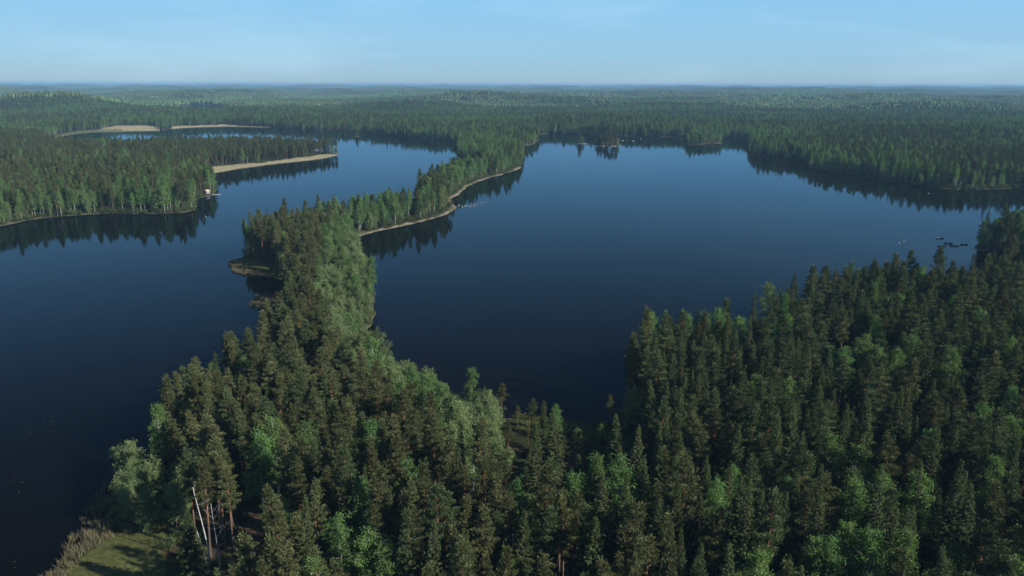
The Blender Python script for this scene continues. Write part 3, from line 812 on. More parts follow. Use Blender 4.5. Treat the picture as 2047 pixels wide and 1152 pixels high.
H = np.where(inside(X, Y, Z_OPEN), rng.uniform(3.5, 10.0, N), H)
H = np.where((X > -9) & (X < 31) & (Y > 152) & (Y < 202), np.minimum(H, 10.0), H)
on_isle = np.zeros(N, bool)
for p in ISLES:
    on_isle |= inside(X, Y, p)
H = np.where(on_isle, np.clip(H * 0.95, 7, 19), H)
wide = rng.uniform(0.88, 1.16, N) * np.where(neck & (kind == 0), 0.96, 1.0)
# trees with a place of their own
if True:
    spec = SPECIAL_BIRCH + SPECIAL_SPRUCE; nsb = len(SPECIAL_BIRCH)
    bx = np.array([p[0][0] for p in spec]); by = np.array([p[0][1] for p in spec]); bh = np.array([p[1] for p in spec], float)
    special0 = len(X)
    X = np.concatenate([X, bx]); Y = np.concatenate([Y, by]); H = np.concatenate([H, bh])
    kind = np.concatenate([kind, np.where(np.arange(len(bh)) >= nsb, 1, np.where(bh < 12, 3, 2))]); wide = np.concatenate([wide, np.full(len(bx), 1.25)])
Zg = ground_z(X, Y)
N = len(X); R = np.hypot(X, Y)
nvar = np.array([8, 6, 6, 5])[kind]
variant = (rng.random(N) * nvar).astype(int)
brown = rng.random(N) < np.where((X < 32) & (Y < 480), 0.8, np.where((X < -190) & (Y < 1300), 0.6, 0.2))   # weathered old pines keep to the headlands
variant = np.where(kind == 0, variant % 4 + np.where(brown, 0, 4), variant)
variant[special0:] = np.where(kind[special0:] == 2, np.where(variant[special0:] % 2 == 0, 1, 3), variant[special0:])
rotz = rng.uniform(0, 2 * np.pi, N)
base_h = np.array([KINDS[k]['h'] for k in ('pine', 'spruce', 'birch', 'alder')])
S = H / base_h[kind]
SXY = S * wide * np.where(kind == 3, 1.0, np.clip(1.0 / np.sqrt(S), 0.85, 1.3))

# how large a tree shows in the photograph: its top must be in view
def project(x, y, z):
    dy, dz = y, z - CAM_H
    depth = dy * math.cos(PITCH) - dz * math.sin(PITCH)
    v = dy * math.sin(PITCH) + dz * math.cos(PITCH)
    return 1023.5 + 1591 * x / depth, 576 - 1591 * v / depth, depth
pxt, pyt, dep = project(X, Y, Zg + H * 0.93)
vis = (pxt > 4) & (pxt < 2043) & (pyt < 1146) & (dep > 10)
size = np.where(vis, H / dep, 0)
single = np.zeros(N, bool)
for k in range(4):
    idx = np.where((kind == k) & vis)[0]
    single[idx[np.argsort(-size[idx])][:300]] = True

# ------------------------------------------------------------------ single trees, labelled by what they stand beside
LANDMARKS = [
    ('the bare white birch at the forest edge', DEAD['bare_birch']),
    ('the reed bed at the foot of the headland', (-81, 140)),
    ('the broad birch rising above the clearing', SPECIAL_BIRCH[0][0]),
    ('the lime-green birch among the headland pines', SPECIAL_BIRCH[1][0]),
    ('the lone birch near the left lake shore', SPECIAL_BIRCH[2][0]),
    ('the bright birches bulging over the bay', SPECIAL_BIRCH[5][0]),
    ('the grassy head of the dark bay', (14, 186)),
    ('the pale boulder below the alders', PT['stone_alder']),
    ('the reed patch in the left inlet', (-98, 310)),
    ('the grassy point in the left lake', (-125, 370)),
    ('the silver snag at the bottom edge', DEAD['snag']),
    ('the round birch in mid forest', SPECIAL_BIRCH[7][0]),
    ('the slim birch beside mid-forest pines', SPECIAL_BIRCH[8][0]),
    ('the paired birches behind the bay', SPECIAL_BIRCH[9][0]),
    ('the birch trio inside the right forest', SPECIAL_BIRCH[12][0]),
    ('the lime birch among dark spruces', SPECIAL_BIRCH[15][0]),
    ('the birch cluster at the lower right', SPECIAL_BIRCH[18][0]),
    ('the grey dead spruce', DEAD['dead_spruce']),
    ('the bright birch nearest the canoes', SPECIAL_BIRCH[30][0]),
    ('the corner where the right forest meets the bay', (33, 232)),
    ('the birch at the bottom of the spruces', SPECIAL_BIRCH[24][0]),
    ('the birches at the bottom left of centre', SPECIAL_BIRCH[25][0]),
    ('the root of the sandy spit', (-95, 432)),
    ('the sandbar on the spit', PT['bar']),
    ('the far end of the sandy spit', (8, 840)),
    ('the lakeside cabin', PT['cabin']),
    ('the tan reed point', (-270, 880)),
    ('the wooded islet off the far shore', (137, 1165)),
    ('the small birch in the right corner', SPECIAL_BIRCH[27][0]),
    ('the white stems near the far right shore', (150, 300)),
    ('the middle of the narrow neck', (-75, 290)),
    ('the orange-stemmed pine above the reeds', DEAD['tall_pine']),
    ('the grassy bank on the left shore', (-330, 500)),
    ('the right lake shore beyond the canoes', (420, 800)),
    ('the bare-limbed alder on the bay side', DEAD['bare_alder']),
]
LM = np.array([p for _, p in LANDMARKS], float)
ORD = ['first', 'second', 'third', 'fourth', 'fifth', 'sixth', 'seventh', 'eighth', 'ninth', 'tenth', 'eleventh', 'twelfth']
def ordinal(c):
    if c <= 12:
        return ORD[c - 1]
    return str(c) + ('th' if c % 100 in (11, 12, 13) else {1: 'st', 2: 'nd', 3: 'rd'}.get(c % 10, 'th'))
NAMES = ['pine_tree', 'spruce_tree', 'birch_tree', 'alder_tree']
LOOK = ['olive-green pine', 'dark spruce', 'light green birch', 'grey-green alder']
GROUPS = ['pines of the near forest', 'spruces of the near forest', 'birches of the near woods', 'alders along the near shores']
counters = {}
special_names = {
    0: 'broad light green birch rising above the shaded clearing', 1: 'lime-green birch standing alone among the headland pines',
    2: 'lone birch near the left lake shore, ringed by pines', 4: 'tallest of the bright birches bulging over the bay',
    7: 'round bright birch in the middle of the lower forest', 8: 'slim birch with long white stem beside mid-forest pines',
    9: 'taller of the paired birches behind the bay', 12: 'tallest birch of the trio inside the right forest',
    15: 'lime birch standing out among dark spruces', 18: 'front birch of the cluster at the lower right',
    24: 'round birch at the bottom edge below the spruces', 25: 'feathery birch at the bottom edge left of centre',
    30: 'bright yellow-green birch nearest the canoes', 27: 'small pale birch in the lower right corner',
}
order = np.where(single)[0]
dist2 = ((X[order, None] - LM[None, :, 0]) ** 2 + (Y[order, None] - LM[None, :, 1]) ** 2)
near_lm = dist2.argmin(1); near_d = np.sqrt(dist2.min(1))
for ii in np.argsort(near_d):
    i = order[ii]; k = int(kind[i]); lm = int(near_lm[ii])
    sidx = i - special0
    if sidx in special_names:
        label = special_names[sidx]
    else:
        dx, dy = X[i] - LM[lm, 0], Y[i] - LM[lm, 1]
        side = ('right of' if dx > 0 else 'left of') if abs(dx) > abs(dy) else ('beyond' if dy > 0 else 'in front of')
        c = counters[(k, lm, side)] = counters.get((k, lm, side), 0) + 1
        label = f"{ordinal(c)} {LOOK[k]} {side} {LANDMARKS[lm][0]}"
    root = empty(NAMES[k], (X[i], Y[i], Zg[i] - 0.1), rotz[i])
    root.rotation_euler = (0.025 * math.sin(i * 7.1), 0.025 * math.sin(i * 3.7), rotz[i])
    root.scale = (SXY[i], SXY[i], S[i])
    tag(root, label, NAMES[k].replace('_', ' '), GROUPS[k])
    d = KINDS[('pine', 'spruce', 'birch', 'alder')[k]]
    link(bpy.data.objects.new('trunk', d['trunk'][variant[i]]), root)
    link(bpy.data.objects.new('crown', d['crown'][variant[i]]), root)

STUFF = ['pine_forest', 'spruce_forest', 'birch_woods', 'alder_thicket']
STUFF_LABEL = ['olive-green pine forest covering the shores round the lakes', 'dark spruce forest standing among the pines round the lakes',
               'light green birch woods mixed through the forest round the lakes', 'grey-green alder thickets fringing the lake shores']
for k, kn in enumerate(('pine', 'spruce', 'birch', 'alder')):
    s = (kind == k) & ~single
    scatter(STUFF[k], np.stack([X[s], Y[s], Zg[s] - 0.1], 1), variant[s], rotz[s], np.stack([SXY[s], SXY[s], S[s]], 1), KINDS[kn]['src'],
            STUFF_LABEL[k], 'forest', tilt=rng.normal(size=(int(s.sum()), 2)) * 0.025)
print('TREES', N, 'single', int(single.sum()), [int((kind == k).sum()) for k in range(4)])

# ------------------------------------------------------------------ undergrowth along the shores and in the gaps
xs, ys = jitter_grid(3.1, 60, 1000, 0.70, 20)
s_sd = shore_dist(xs, ys)
ok = (s_sd > 0.4) & ((s_sd < 8) | (rng.random(len(xs)) < 0.22))
for z in (Z_MEADOW, Z_TAN_POINT, Z_CLEAR, Z_REED_A):
    ok &= ~inside(xs, ys, z)
ok &= ~(inside(xs, ys, Z_OPEN) & (rng.random(len(xs)) > 0.4))
ok &= ~(inside(xs, ys, Z_BAYGRASS) & (rng.random(len(xs)) > 0.25)) & ~(inside(xs, ys, Z_GRASSPOINT) & (rng.random(len(xs)) > 0.12))
ok &= np.sqrt(seg_dist(xs, ys, SPIT_R + SPIT_R[::-1], np.full(xs.shape, 1e12))) > 3.6
ok &= rng.random(len(xs)) < np.where(s_sd < 8, 0.85, 0.5)
ok &= ~((np.abs(xs - cx) < 5) & (np.abs(ys - cy + 3) < 7))
xs, ys = xs[ok], ys[ok]
ss = rng.uniform(0.4, 1.25, len(xs)) * np.where(np.hypot(xs, ys) > 330, 1.5, 1.0)
scatter('undergrowth', np.stack([xs, ys, ground_z(xs, ys) - 0.05], 1), rng.integers(0, 3, len(xs)), rng.uniform(0, 6.28, len(xs)),
        np.stack([ss * 1.1, ss * 1.1, ss], 1), shrub_src, 'low green bushes along the shores and under the trees', 'bushes')

# ------------------------------------------------------------------ reeds, sedge and meadow grass
def reed_model(seed, h, n, mat, spread, lean=0.25):
    r = np.random.default_rng(seed)
    g = Geo()
    c = np.stack([r.uniform(-spread, spread, n), r.uniform(-spread, spread, n), np.full(n, -0.1)], 1)
    ax = np.stack([r.normal(size=n) * lean, r.normal(size=n) * lean, np.ones(n)], 1)
    g.cards(c, ax, h * r.uniform(0.6, 1.15, n), h * 0.035 * r.uniform(0.7, 1.3, n) + 0.015, r, 0, np.clip(r.normal(0.5, 0.25, n), 0, 1))
    return bpy.data.objects.new('reed_model', g.mesh('reed_model', [MAT[mat]]))

def fill(poly, step, keep=1.0):
    p = np.array(poly)
    gx = np.arange(p[:, 0].min(), p[:, 0].max(), step); gy = np.arange(p[:, 1].min(), p[:, 1].max(), step)
    a, b = np.meshgrid(gx, gy)
    a = a.ravel() + rng.uniform(-0.6, 0.6, a.size) * step; b = b.ravel() + rng.uniform(-0.6, 0.6, b.size) * step
    k = inside(a, b, p) & (rng.random(len(a)) < keep)
    return a[k], b[k]

pale_reed_src = [reed_model(220 + v, 1.6, 40, 'reed_pale', 0.9) for v in range(3)]
reed_src = [reed_model(200 + v, 1.9, 34, 'reed', 0.9) for v in range(3)]
sedge_src = [reed_model(210 + v, 0.55, 60, 'reed_green', 0.75, 0.6) for v in range(3)]
def reeds(name, zones, step, label, src, sc=(0.7, 1.15), cat='reeds', thin=None):
    px, py = [], []
    for z, kp in zones:
        a, b = fill(z, step, kp)
        if thin is not None:
            q = waves(a, b, thin, 6, 2, 7)
            m_ = q > -0.2 + rng.normal(size=len(a)) * 0.5
            a, b = a[m_], b[m_]
        px.append(a); py.append(b)
    a, b = np.concatenate(px), np.concatenate(py)
    z = np.maximum(ground_z(a, b), -0.05)
    s = rng.uniform(*sc, len(a))
    return scatter(name, np.stack([a, b, z], 1), rng.integers(0, 3, len(a)), rng.uniform(0, 6.28, len(a)), np.stack([s, s, s], 1), src, label, cat)
reeds('reed_bed', [(Z_REED_A, 0.6)], 0.95, 'dry tan reeds standing in the water beside the meadow', reed_src, thin=61)
reeds('reed_bed', [(Z_REED_B, 0.9)], 0.9, 'thin grey reeds fringing the grassy point in the left lake', reed_src, thin=62)
reeds('reed_bed', [(Z_REED_C, 0.9)], 0.9, 'reed patch standing in the left inlet below the grassy point', reed_src, thin=63)
reeds('reed_bed', [(Z_TAN_POINT, 0.9)], 1.5, 'long tan reed bed along the wooded point across the left lake', pale_reed_src, (0.4, 0.6))
reeds('reed_bed', [(Z_TAN_FIELD, 0.9), (Z_TAN_FIELD2, 0.9)], 3.0, 'pale tan reed flats on the far left shore', pale_reed_src, (0.6, 0.9))
reeds('meadow_grass', [(Z_MEADOW, 0.9)], 0.8, 'short green grass of the small meadow at the lower left', sedge_src, (0.35, 0.8), 'grass')
reeds('meadow_grass', [(Z_BAYGRASS, 0.9), ], 1.0, 'green sedge at the head of the dark bay', sedge_src, (0.8, 1.7), 'grass')
reeds('meadow_grass', [(Z_GRASSPOINT, 0.9)], 1.0, 'yellow-green grass on the low point in the left lake', sedge_src, (0.5, 1.2), 'grass')

# lily pads
lily_mat = plain_mat('lily_pad', (0.07, 0.085, 0.045), (0.11, 0.12, 0.07), 6.0, 0.5)
def lily_pads():
    g = Geo()
    r = np.random.default_rng(5)
    for zi, zone in enumerate(Z_LILY):
        a, b = fill(zone, 1.6, 0.30)
        q = waves(a, b, 77, 5, 3, 9); a, b = a[q > 0.2], b[q > 0.2]
        for x, y in zip(a, b):
            for _ in range(int(r.integers(1, 3))):
                rad = r.uniform(0.08, 0.17); ox, oy = r.normal(size=2) * 0.5
                t = np.linspace(0.25, 2 * np.pi - 0.25, 9)
                ring = np.stack([x + ox + rad * np.cos(t), y + oy + rad * np.sin(t), np.full(9, 0.012)], 1)
                V = np.concatenate([[[x + ox, y + oy, 0.012]], ring])
                g.add(V, [(0, 1, 2, 3), (0, 3, 4, 5), (0, 5, 6, 7), (0, 7, 8, 9)])
    o = link(bpy.data.objects.new('lily_pads', g.mesh('lily_pads', [lily_mat])))
    tag(o, 'scattered lily pads floating on the dark left lake', 'lily pads', kind='stuff')
lily_pads()

# ------------------------------------------------------------------ far forest: patches of small trees out to the skyline
def patch_model(seed, size, n, mix, name):
    r = np.random.default_rng(seed)
    V, Q, M, T = [], [], [], []
    off = 0
    for i in range(n):
        x, y = r.uniform(-size / 2, size / 2, 2)
        m = int(r.choice(3, p=mix))
        h = (r.normal(19, 2), r.normal(19.5, 3), r.normal(16.5, 2.2))[m]
        R = (2.7, 2.5, 3.2)[m] * r.uniform(0.85, 1.2)
        prof = ([0.35, 0.5, 0.66, 0.83, 0.96, 1.0], [0.3, 0.95, 1.0, 0.8, 0.45, 0.05]) if m == 0 else \
               (([0.05, 0.2, 0.45, 0.7, 0.88, 1.0], [0.75, 1.0, 0.78, 0.48, 0.2, 0.02]) if m == 1 else ([0.25, 0.4, 0.58, 0.76, 0.92, 1.0], [0.4, 0.9, 1.0, 0.85, 0.45, 0.05]))
        sides = 6
        ang = np.arange(sides) * 2 * np.pi / sides + r.uniform(0, 6)
        tn = r.uniform(0, 1)
        ring = []
        for zf, rf in zip(*prof):
            rr = R * rf * r.uniform(0.7, 1.3, sides)
            ring.append(np.stack([x + rr * np.cos(ang), y + rr * np.sin(ang), np.full(sides, zf * h) + r.normal(size=sides) * 0.4], 1))
        V.append(np.concatenate(ring))
        ii = np.arange(5)[:, None] * sides; j = np.arange(sides)[None, :]; kk = (j + 1) % sides
        Q.append(np.stack([ii + j, ii + kk, ii + sides + kk, ii + sides + j], -1).reshape(-1, 4) + off)
        off += 6 * sides
        M.append(np.full(5 * sides, m)); T.append(np.clip(tn + r.normal(size=5 * sides) * 0.12, 0, 1))
    me = quads_mesh(name, np.concatenate(V), np.concatenate(Q), FAR, np.concatenate(M), np.concatenate(T))
    return bpy.data.objects.new(name, me)

# solid far crowns: shade between the leaves is put into their darker colours
FAR = [leaf_mat('far_pine_crowns', (0.032, 0.050, 0.021), (0.082, 0.108, 0.050), 0.01, 0.4, 0.0),
       leaf_mat('far_spruce_crowns', (0.020, 0.036, 0.016), (0.052, 0.078, 0.035), 0.01, 0.4, 0.0),
       leaf_mat('far_birch_crowns', (0.046, 0.092, 0.034), (0.092, 0.158, 0.062), 0.012, 0.4, 0.0)]
mixes = [(0.70, 0.26, 0.04), (0.12, 0.86, 0.02), (0.30, 0.25, 0.45), (0.04, 0.06, 0.90)]
def far_forest(name, size, n, r0, r1, label, seed):
    srcs = [patch_model(seed + i, size * 1.12, n, mixes[i % 4], 'forest_patch_model') for i in range(8)]
    gx = np.arange(-r1 * 0.72, r1 * 0.72, size); gy = np.arange(r0 * 0.6, r1, size)
    A, B = np.meshgrid(gx, gy); A, B = A.ravel(), B.ravel()
    rr = np.hypot(A, B)
    k = (rr > r0) & (rr < r1) & (np.abs(A) < B * 0.72 + 60)
    A, B = A[k], B[k]
    s = shore_dist(A, B)
    A, B, s = A[s > size * 0.55], B[s > size * 0.55], s[s > size * 0.55]
    sc_ = 1.0 if r0 < 6000 else 2.5
    v = 0.9 * waves(A, B, 51, 6, 700 * sc_, 2400 * sc_) + 0.7 * waves(A, B, 52, 6, 180 * sc_, 600 * sc_)
    cls = np.select([v < -0.75, v < 0.1, v < 0.85], [1, 0, 2], 3)
    var = cls + 4 * rng.integers(0, 2, len(A))
    hs = rng.uniform(0.9, 1.1, len(A)) * np.where(rng.random(len(A)) < 0.05, 0.6, 1.0)
    scatter(name, np.stack([A, B, ground_z(A, B) - 0.8], 1), var, rng.integers(0, 4, len(A)) * np.pi / 2, np.stack([np.ones(len(A)), np.ones(len(A)), hs], 1), srcs, label, 'forest')
    print(name, len(A))
far_forest('distant_forest', 60.0, 130, 2660, 7500, 'mixed green forest rolling away beyond the lakes', 300)
far_forest('skyline_forest', 150.0, 480, 7450, 24000, 'hazy blue forest stretching to the skyline', 320)

# ------------------------------------------------------------------ dead and bare trees
def dead_tree(name, loc, h, lean, limbs, mat, label, seed, r0=0.14, broken=False, cat='dead tree'):
    r = np.random.default_rng(seed)
    z = float(ground_z(np.array([loc[0]]), np.array([loc[1]]))[0])
    root = empty(name, (loc[0], loc[1], z - 0.2))
    t = np.linspace(0, 1, 10)
    p = np.stack([lean[0] * h * t ** 1.3 + 0.1 * np.sin(5 * t), lean[1] * h * t ** 1.3, h * t], 1)
    rad = r0 * (1 - 0.8 * t) + (0.03 if broken else 0.0) + 0.012
    g = Geo(); g.tube(p, rad, 9, 0, 1.0)
    link(bpy.data.objects.new('trunk', g.mesh(name + '_trunk', [MAT[mat]])), root)
    for (f, ang, el, ln, lift) in limbs:
        b = np.array([np.interp(f, t, p[:, i]) for i in range(3)])
        g = Geo()
        q = curve_pts(b, (math.cos(ang) * math.cos(el), math.sin(ang) * math.cos(el), math.sin(el)), ln, 6, lift, r, 0.10)
        br = np.interp(f, t, rad) * 0.55
        g.tube(q, np.linspace(br, 0.012, 7), 6)
        for k in range(int(2 + ln * 1.2)):
            i0 = int(r.integers(1, 6)); a = r.uniform(0, 6.28)
            qq = curve_pts(q[i0], (math.cos(a), math.sin(a), r.uniform(0.1, 1.0)), ln * r.uniform(0.2, 0.4), 3, lift, r, 0.15)
            g.tube(qq, np.linspace(0.022, 0.008, 4), 4)
        link(bpy.data.objects.new('branch', g.mesh(name + '_branch', [MAT[mat]])), root)
    return tag(root, label, cat)

rr = random.Random(4)
dead_tree('bare_birch', DEAD['bare_birch'], 15.5, (-0.03, 0.02),
          [(0.66, 2.8, 0.5, 2.6, 0.2), (0.70, 0.2, 0.4, 3.6, 0.5), (0.60, 0.3, 0.5, 3.0, 0.9), (0.80, 1.2, 0.9, 3.2, 0.3), (0.82, 4.0, 1.0, 2.6, 0.4), (0.9, 0.2, 0.9, 1.6, 0.3), (0.48, 0.1, 0.6, 1.4, 0.3), (0.9, 2.6, 0.9, 1.4, 0.2)],
          'birch_bark', 'bare forked white birch without leaves at the forest edge', 1, 0.12, cat='birch tree')
dead_tree('leaning_birch', DEAD['lean_b'], 15.0, (-0.13, 0.06), [(0.97, 0.8, 1.0, 1.4, 0.2), (0.95, 1.8, 1.2, 1.2, 0.1), (0.78, 0.1, 0.2, 2.6, 0.1)],
          'birch_bark', 'tall leaning white birch trunk with a broken top', 2, 0.11, True, 'birch tree')
dead_tree('leaning_birch', DEAD['lean_a'], 10.5, (-0.15, 0.03), [(0.9, 2.6, 0.7, 1.2, 0.2), (0.6, 0.4, 0.3, 1.1, 0.2)],
          'birch_bark', 'shorter leaning white birch trunk against the spruce', 3, 0.11, True, 'birch tree')
limbs = [(0.35 + 0.6 * i / 22, i * 2.4, 0.1 + rr.uniform(-0.2, 0.4), 1.9 * (1 - i / 30), 0.1) for i in range(22)]
dead_tree('dead_pine', DEAD['snag'], 13.0, (0.01, 0.01), limbs, 'dead_wood', 'silver-grey bare snag at the bottom edge of the forest', 5, 0.14)
limbs = [(0.25 + 0.72 * i / 34, i * 2.4, -0.25 + rr.uniform(-0.15, 0.15), 1.7 * (1 - i / 42), -0.2) for i in range(34)]
dead_tree('dead_spruce', DEAD['dead_spruce'], 15.5, (0.06, 0.02), limbs, 'dead_wood', 'grey dead spruce with bare drooping branches in the right forest', 6, 0.15)
limbs = [(0.3 + 0.65 * i / 10, i * 2.4, 0.8 + rr.uniform(-0.2, 0.2), 3.0 * (1 - i / 16), 0.3) for i in range(10)]
dead_tree('bare_alder', DEAD['bare_alder'], 12.0, (0.01, 0.02), limbs, 'dead_wood', 'leafless grey alder on the bay side of the neck', 7, 0.12, cat='alder tree')

# the pine with the long bare orange stem above the reeds
def tall_pine():
    x, y = DEAD['tall_pine']
    z = float(ground_z(np.array([x]), np.array([y]))[0])
    root = empty('pine_tree', (x, y, z - 0.1), 0.6)
    t, c = model_pine(17, 21.0, 0.36, 2.4)
    link(bpy.data.objects.new('trunk', t.mesh('pine_trunk_tall', [MAT['pine_bark']])), root)
    link(bpy.data.objects.new('crown', c.mesh('pine_crown_tall', [MAT['pine']])), root)
    root.rotation_euler = (0.02, -0.05, 0.6)
    tag(root, 'tall pine with a long bare orange trunk above the reeds', 'pine tree', 'pines of the near forest')
tall_pine()

# ------------------------------------------------------------------ boulders, skerry stones and drift logs
def boulder_mesh(seed, size):
    r = np.random.default_rng(seed)
    g = Geo()
    nu, nv = 12, 7
    V = []
    for j in range(nv):
        ph = math.pi * j / (nv - 1)
        for i in range(nu):
            a = 2 * math.pi * i / nu
            d = np.array([math.sin(ph) * math.cos(a), math.sin(ph) * math.sin(a), math.cos(ph)])
            k = 1 + 0.18 * math.sin(3 * d[0] + seed) + 0.16 * math.sin(4 * d[1] + 2 * seed) + 0.12 * math.sin(5 * d[2] + seed * 3) + (0 if j in (0, nv - 1) else r.normal() * 0.04)
            V.append(d * k * np.array(size))
    Q = [(j * nu + i, (j + 1) * nu + i, (j + 1) * nu + (i + 1) % nu, j * nu + (i + 1) % nu) for j in range(nv - 1) for i in range(nu)]
    g.add(np.array(V), Q, 0, 0.5, True)
    return g.mesh('boulder', [MAT['stone']])

def boulder(loc, size, seed, label, group=None, z=None):
    o = link(bpy.data.objects.new('boulder', boulder_mesh(seed, size)))
    o.location = (loc[0], loc[1], size[2] * 0.25 if z is None else z)
    o.rotation_euler = (0, 0, seed * 1.3)
    return tag(o, label, 'boulder', group)

boulder(PT['stone_bay'], (0.42, 0.34, 0.30), 1, 'pale sunlit boulder in the dark water at the bay head')
boulder(PT['stone_alder'], (0.75, 0.5, 0.38), 2, 'pale boulder at the water edge below the alders')
boulder((PT['stone_alder'][0] - 1.6, PT['stone_alder'][1] - 1.2), (0.4, 0.35, 0.28), 3, 'smaller stone beside the pale boulder below the alders')
boulder(PT['buoy1'], (0.75, 0.5, 0.42), 4, 'largest of three pale boulders off the right forest shore')
boulder(PT['buoy2'], (0.45, 0.4, 0.32), 5, 'nearest of three pale boulders off the right forest shore')
boulder(PT['buoy3'], (0.4, 0.35, 0.30), 6, 'farthest of three pale boulders off the right forest shore')
for i, (nm, lb, sz) in enumerate([('stone1', 'pale boulder in the water closest to the wooded islet', 1.3), ('stone2', 'second pale boulder right of the wooded islet', 1.1), ('stone3', 'largest pale boulder in the water right of the wooded islet', 1.6),
                              ('stone4', 'pale boulder farthest right of the wooded islet', 1.2), ('stone5', 'boulder just left of the low bare skerry', 1.3), ('stone6', 'lone pale boulder in the open right lake', 0.7),
                              ('stone7', 'pale boulder at the far end of the left lake', 1.3), ('stone8', 'small pale stone off the left shore below the cabin', 0.5), ('stone9', 'pale stone off the right lake shore', 0.7)]):
    boulder(PT[nm], (sz, sz * 0.75, sz * 0.6), 10 + i, lb)
r_ = np.random.default_rng(12)
for i, t in enumerate((0.0, 0.2, 0.27, 0.55, 0.8, 1.0)):
    boulder((96 + 14 * t, 1190 + 6 * math.sin(i * 1.7)), (r_.uniform(0.7, 1.8), r_.uniform(0.7, 1.2), 0.7), 30 + i,
            f'{ORD[i]} stone from the left on the low bare skerry', 'stones of the bare skerry', 0.5)
for i, t in enumerate((0.02, 0.09, 0.3, 0.62, 0.71, 0.93)):
    boulder((117 + 42 * t, 1152 - 12 * math.sin(t * 3.0) + 1.5 * r_.normal()), (r_.uniform(0.6, 1.6), r_.uniform(0.6, 1.1), 0.6), 50 + i,
            f'{ORD[i]} shore stone from the left along the front of the wooded islet', 'shore stones of the wooded islet', 0.3)
# stones of the sandbar and along the spit
bx, by = PT['bar']
for i in range(10):
    a = i * 2.4; d = 1.5 + 0.9 * i ** 0.8
    boulder((bx + d * math.cos(a) * 1.5 + 2, by + d * math.sin(a)), (r_.uniform(0.35, 0.8), r_.uniform(0.3, 0.6), 0.35), 70 + i,
            f'{ORD[i]} stone out from the middle of the sandbar on the spit', 'stones on the sandbar')

def drift_log(loc, length, ang, label, r0=0.14):
    root = empty('drift_log', (loc[0], loc[1], 0.08), ang)
    r = np.random.default_rng(int(abs(loc[0] * 10)))
    g = Geo(); q = curve_pts((0, 0, 0), (1, 0, 0.02), length, 6, 0.0, r, 0.03)
    g.tube(q, np.linspace(r0, r0 * 0.4, 7), 8)
    link(bpy.data.objects.new('trunk', g.mesh('drift_log_trunk', [MAT['dead_wood']])), root)
    for k in range(3):
        g = Geo(); b = q[2 + k]
        g.tube(curve_pts(b, (0.6, (-1) ** k * 0.8, 0.35), length * 0.16, 3, 0, r), [0.05, 0.04, 0.03, 0.01], 5)
        link(bpy.data.objects.new('branch', g.mesh('drift_log_branch', [MAT['dead_wood']])), root)
    return tag(root, label, 'log')
lx, ly = PT['log']
drift_log((lx, ly), 7.0, 0.9, 'grey fallen trunk lying in the shaded water by the right forest')
for i, (dx, dy, ln, an) in enumerate([(5, 3, 6, 0.35), (8, 9, 7.5, 0.5), (12, 6, 5, 0.2), (10, -3, 5.5, -0.1), (15, 16, 6, 0.55)]):
    drift_log((bx + dx, by + dy), ln, an, f'{ORD[i]} pale log floating out from the sandbar on the spit', 0.11)['group'] = 'logs off the sandbar'

# ------------------------------------------------------------------ cabin, jetty and far houses
roof_mat = plain_mat('cream_roof', (0.40, 0.34, 0.26), (0.46, 0.39, 0.30), 2.0, 0.7)
wall_mat = plain_mat('weathered_board', (0.16, 0.15, 0.14), (0.24, 0.22, 0.20), 3.0, 0.85)
white_mat = plain_mat('white_paint', (0.72, 0.72, 0.70), (0.8, 0.8, 0.78), 2.0, 0.6)
dark_mat = plain_mat('dark_opening', (0.02, 0.025, 0.03), (0.03, 0.035, 0.04), 2.0, 0.15)
deck_mat = plain_mat('grey_plank', (0.40, 0.40, 0.39), (0.52, 0.52, 0.50), 5.0, 0.85)
metal_mat = plain_mat('dark_roof_metal', (0.12, 0.12, 0.13), (0.16, 0.16, 0.17), 1.0, 0.5)

